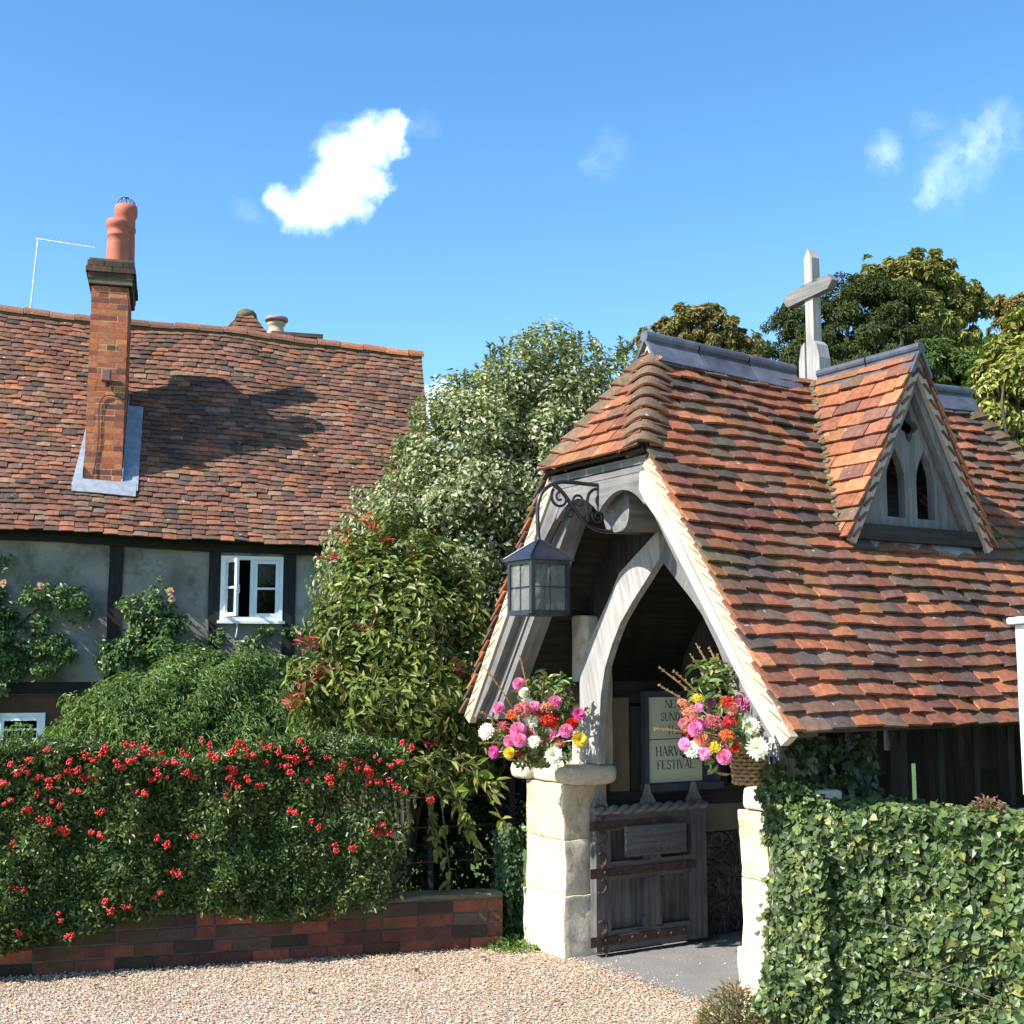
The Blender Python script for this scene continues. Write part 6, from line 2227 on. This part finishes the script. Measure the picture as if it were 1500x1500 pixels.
def arrangement(lbl, org, flowers, grasses, foliage_blobs, basket, pxd):
    o = thing('flower_arrangement', lbl, 'flower arrangement', tuple(org), 'harvest flower arrangements on the gate pillars')
    bm_ = MB()
    c, r0, r1, hgt = basket
    rings_ = 9
    for k in range(rings_):
        f = k / (rings_ - 1)
        rr_ = r0 + (r1 - r0) * f
        pts_ = [np.asarray(c) + np.array([rr_ * math.cos(t), rr_ * math.sin(t), hgt * f + 0.004 * math.sin(t * 11 + math.pi * (k % 2))]) * 1.0 + np.array([math.cos(t), math.sin(t), 0]) * 0.004 * math.sin(t * 11 + math.pi * k) for t in np.linspace(0, 2 * math.pi, 45)]
        bm_.tube(pts_, hgt / rings_ * 0.62, 5, np.ones(3) * R.uniform(0.8, 1.25))
    bm_.lathe(np.asarray(c), [(r0 * 0.93, 0), (r1 * 0.93, hgt * 0.95)], 20, (0.4, 0.4, 0.4))
    part('basket', bm_, M['wicker'], o)
    P, D, N, LL, WW, tint, cs_ = blob_leaves(foliage_blobs, 40, 700 - 260 * pxd, 0.055, 0.36, [(0.11, 0.17, 0.05), (0.16, 0.22, 0.07), (0.26, 0.28, 0.12), (0.28, 0.2, 0.08), (0.07, 0.12, 0.04)], [4, 4, 2, 1, 2], sub_r=0.5, bottom=-1, Lvar=0.5)
    part('foliage', MB().leaves(P, D, N, LL, WW, tint, curl=0.2), M['leaf'], o)
    sm_ = MB()
    hub = np.asarray(c) + Z3 * hgt * 0.8
    kinds = [('p', PINK), ('s', ROSE), ('s', PCH), ('d', PINK), ('d', WHT), ('s', RED), ('p', PCH), ('d', PCH), ('s', (0.35, 0.30, 0.12))]
    fx_, fy_ = np.mean([f[0] for f in flowers]), np.mean([f[1] for f in flowers])
    for q in range(16):
        th, rr_ = rng.uniform(0, 6.28), rng.random() ** 0.5
        kd, cl_ = kinds[int(rng.integers(len(kinds)))]
        flowers.append((fx_ + 6 * pxd + (52 - 8 * pxd) * rr_ * math.cos(th), fy_ + 42 * rr_ * math.sin(th), flowers[0][2] - 0.12 * pxd + rng.uniform(-0.03, 0.07), rng.uniform(7, 12), kd, tuple(np.array(cl_) * rng.uniform(0.8, 1.05))))
    for (x, y, dep, rpx, kind, col) in flowers:
        p = at(x, y, dep)
        r_ = rpx / F_PX * dep
        nrm = CAMD * 0.8 + (p - hub) * 1.6 + rng.normal(size=3) * 0.12
        fm = {'p': pompon, 'd': daisy, 's': sedum}[kind](p, nrm, r_, col)
        part({'p': 'pompon_bloom', 'd': 'daisy_bloom', 's': 'sedum_head'}[kind], fm, M['petal'], o)
        sm_.tube(smooth_path([hub, (hub + p) / 2 + np.array([0, 0, 0.03]), p - CAMD * r_ * 0.3], 8), 0.003, 4)
    part('stems', sm_, M['leaf'], o)
    gm = MB()
    for (x, y, dep) in grasses:
        p = at(x, y, dep)
        d = p - hub
        pth = np.array(smooth_path([hub, hub + d * 0.6 + Z3 * 0.03, p - Z3 * 0.0], 14))
        rr_ = np.concatenate([np.full(6, 0.0015), 0.0025 + 0.0025 * np.sin(np.linspace(0, math.pi, 8))])
        gm.tube(pth, rr_, 5, (0.42, 0.27, 0.12))
        q = pth[rng.integers(7, 14, 60)]
        gm.leaves(q, rng.normal(size=(60, 3)) * 0.5 + d / np.linalg.norm(d), rand_dirs(60), 0.014, 0.005, np.array((0.5, 0.34, 0.17)) * rng.uniform(0.7, 1.2, (60, 1)))
    part('dried_grass', gm, M['matte'], o)
    return o


yl = 7.62
arrangement('pink, red and white flowers on the left pillar with yellow pompons', at(790, 1130, 7.75), [
    (760, 1002, yl, 10, 'p', PINK), (731, 1038, yl, 10, 'p', PINK), (813, 1029, yl, 11, 'p', PINK), (768, 1040, yl, 17, 's', ROSE), (752, 1048, yl, 11, 's', ORG), (779, 1055, yl, 13, 'd', WHT), (738, 1063, yl, 9, 's', ROSE),
    (848, 1047, 7.5, 11, 'd', MAG), (838, 1061, 7.5, 10, 'p', RED), (829, 1071, 7.45, 11, 'p', PINK), (804, 1055, yl, 15, 's', RED), (812, 1062, yl, 8, 's', ORG), (713, 1072, yl, 13, 'd', WHT), (759, 1070, 7.55, 13, 'p', PINK), (747, 1086, 7.55, 10, 'p', PINK),
    (762, 1085, 7.5, 11, 'p', PINK), (776, 1075, 7.6, 9, 'd', PINK), (848, 1083, 7.45, 13, 'd', YEL), (724, 1102, 7.6, 10, 'd', MAG), (746, 1103, 7.5, 9, 'p', YEL), (811, 1107, 7.4, 14, 'd', WHT), (782, 1087, 7.5, 10, 'd', WHT), (768, 1015, 7.7, 9, 'd', WHT), (812, 1078, 7.6, 8, 's', MAG)],
    [(762, 962, 7.7), (712, 980, 7.7), (703, 1043, 7.6), (704, 1089, 7.5), (722, 1060, 7.6), (796, 995, 7.8)],
    [(tuple(at(790, 1045, 7.75)), (0.20, 0.16, 0.18)), (tuple(at(780, 1095, 7.65)), (0.20, 0.14, 0.10)), (tuple(at(800, 1005, 7.8)), (0.14, 0.12, 0.12)), (tuple(at(835, 1045, 7.7)), (0.10, 0.1, 0.08)), (tuple(at(820, 1110, 7.45)), (0.08, 0.06, 0.08))],
    (at(790, 1128, 7.80) + Z3 * 0.02, 0.06, 0.08, 0.07), 0)
yr = 6.20
arrangement('peach, pink and white flowers in a wicker basket on the ivy clad right pillar', at(1097, 1150, 6.32), [
    (1039, 1030, yr, 11, 'p', PINK), (1060, 1037, yr, 11, 'd', PINK), (1086, 1031, yr, 15, 'p', PINK), (1010, 1043, 6.1, 13, 's', PCH), (1022, 1024, 6.15, 10, 's', YEL), (1018, 1058, 6.05, 14, 's', ROSE), (1045, 1057, 6.1, 15, 's', ROSE), (1003, 1060, 6.05, 10, 'd', ROSE),
    (1064, 1062, 6.1, 9, 'p', PINK), (1019, 1069, 6.0, 12, 'p', PINK), (1030, 1062, 6.05, 10, 's', MAG), (1003, 1090, 6.0, 10, 'd', PINK), (1027, 1083, 6.0, 12, 'p', PCH), (1014, 1098, 6.0, 13, 'd', WHT), (1032, 1104, 5.98, 10, 'd', PINK), (1047, 1095, 6.0, 12, 's', YEL),
    (1061, 1109, 5.98, 12, 'p', PINK), (1100, 1065, 6.1, 15, 'd', WHT), (1110, 1096, 6.05, 17, 'd', WHT), (1088, 1010, 6.25, 9, 's', RED), (1095, 1016, 6.25, 8, 's', RED), (1065, 1078, 6.05, 12, 's', ORG), (1000, 1030, 6.1, 9, 's', PCH)],
    [(1021, 945, 6.3), (1040, 950, 6.3), (1012, 960, 6.25), (968, 979, 6.15), (988, 984, 6.2), (967, 1005, 6.1), (960, 1068, 6.0), (1050, 960, 6.3)],
    [(tuple(at(1055, 1010, 6.25)), (0.12, 0.1, 0.14)), (tuple(at(1058, 1062, 6.18)), (0.14, 0.12, 0.13)), (tuple(at(1048, 1112, 6.08)), (0.10, 0.08, 0.06)), (tuple(at(1090, 1085, 6.15)), (0.12, 0.1, 0.09)), (tuple(at(1055, 968, 6.3)), (0.06, 0.06, 0.07))],
    (at(1097, 1146, 6.30), 0.07, 0.09, 0.15), 1)

# ------------------------------------------------------------------ fallen leaves on the drive
for (x_, y_) in ((0.22, 6.9), (-0.55, 7.55), (-1.6, 6.6), (-2.3, 7.2), (0.55, 6.35), (-1.1, 7.1), (-0.2, 7.9)):
    th = rng.uniform(0, 6.28)
    lfm = MB().leaves(np.array([[x_, y_, 0.016]]), np.array([[math.cos(th), math.sin(th), 0.05]]), np.array([[0.1, 0.0, 1.0]]), 0.055, 0.03, np.array((0.16, 0.085, 0.04)), curl=-0.15, fold=0.3)
    part('fallen_leaf', lfm, M['matte'], None, label='small dry brown leaf fallen on the gravel drive', cat='leaf', group='fallen leaves on the gravel')
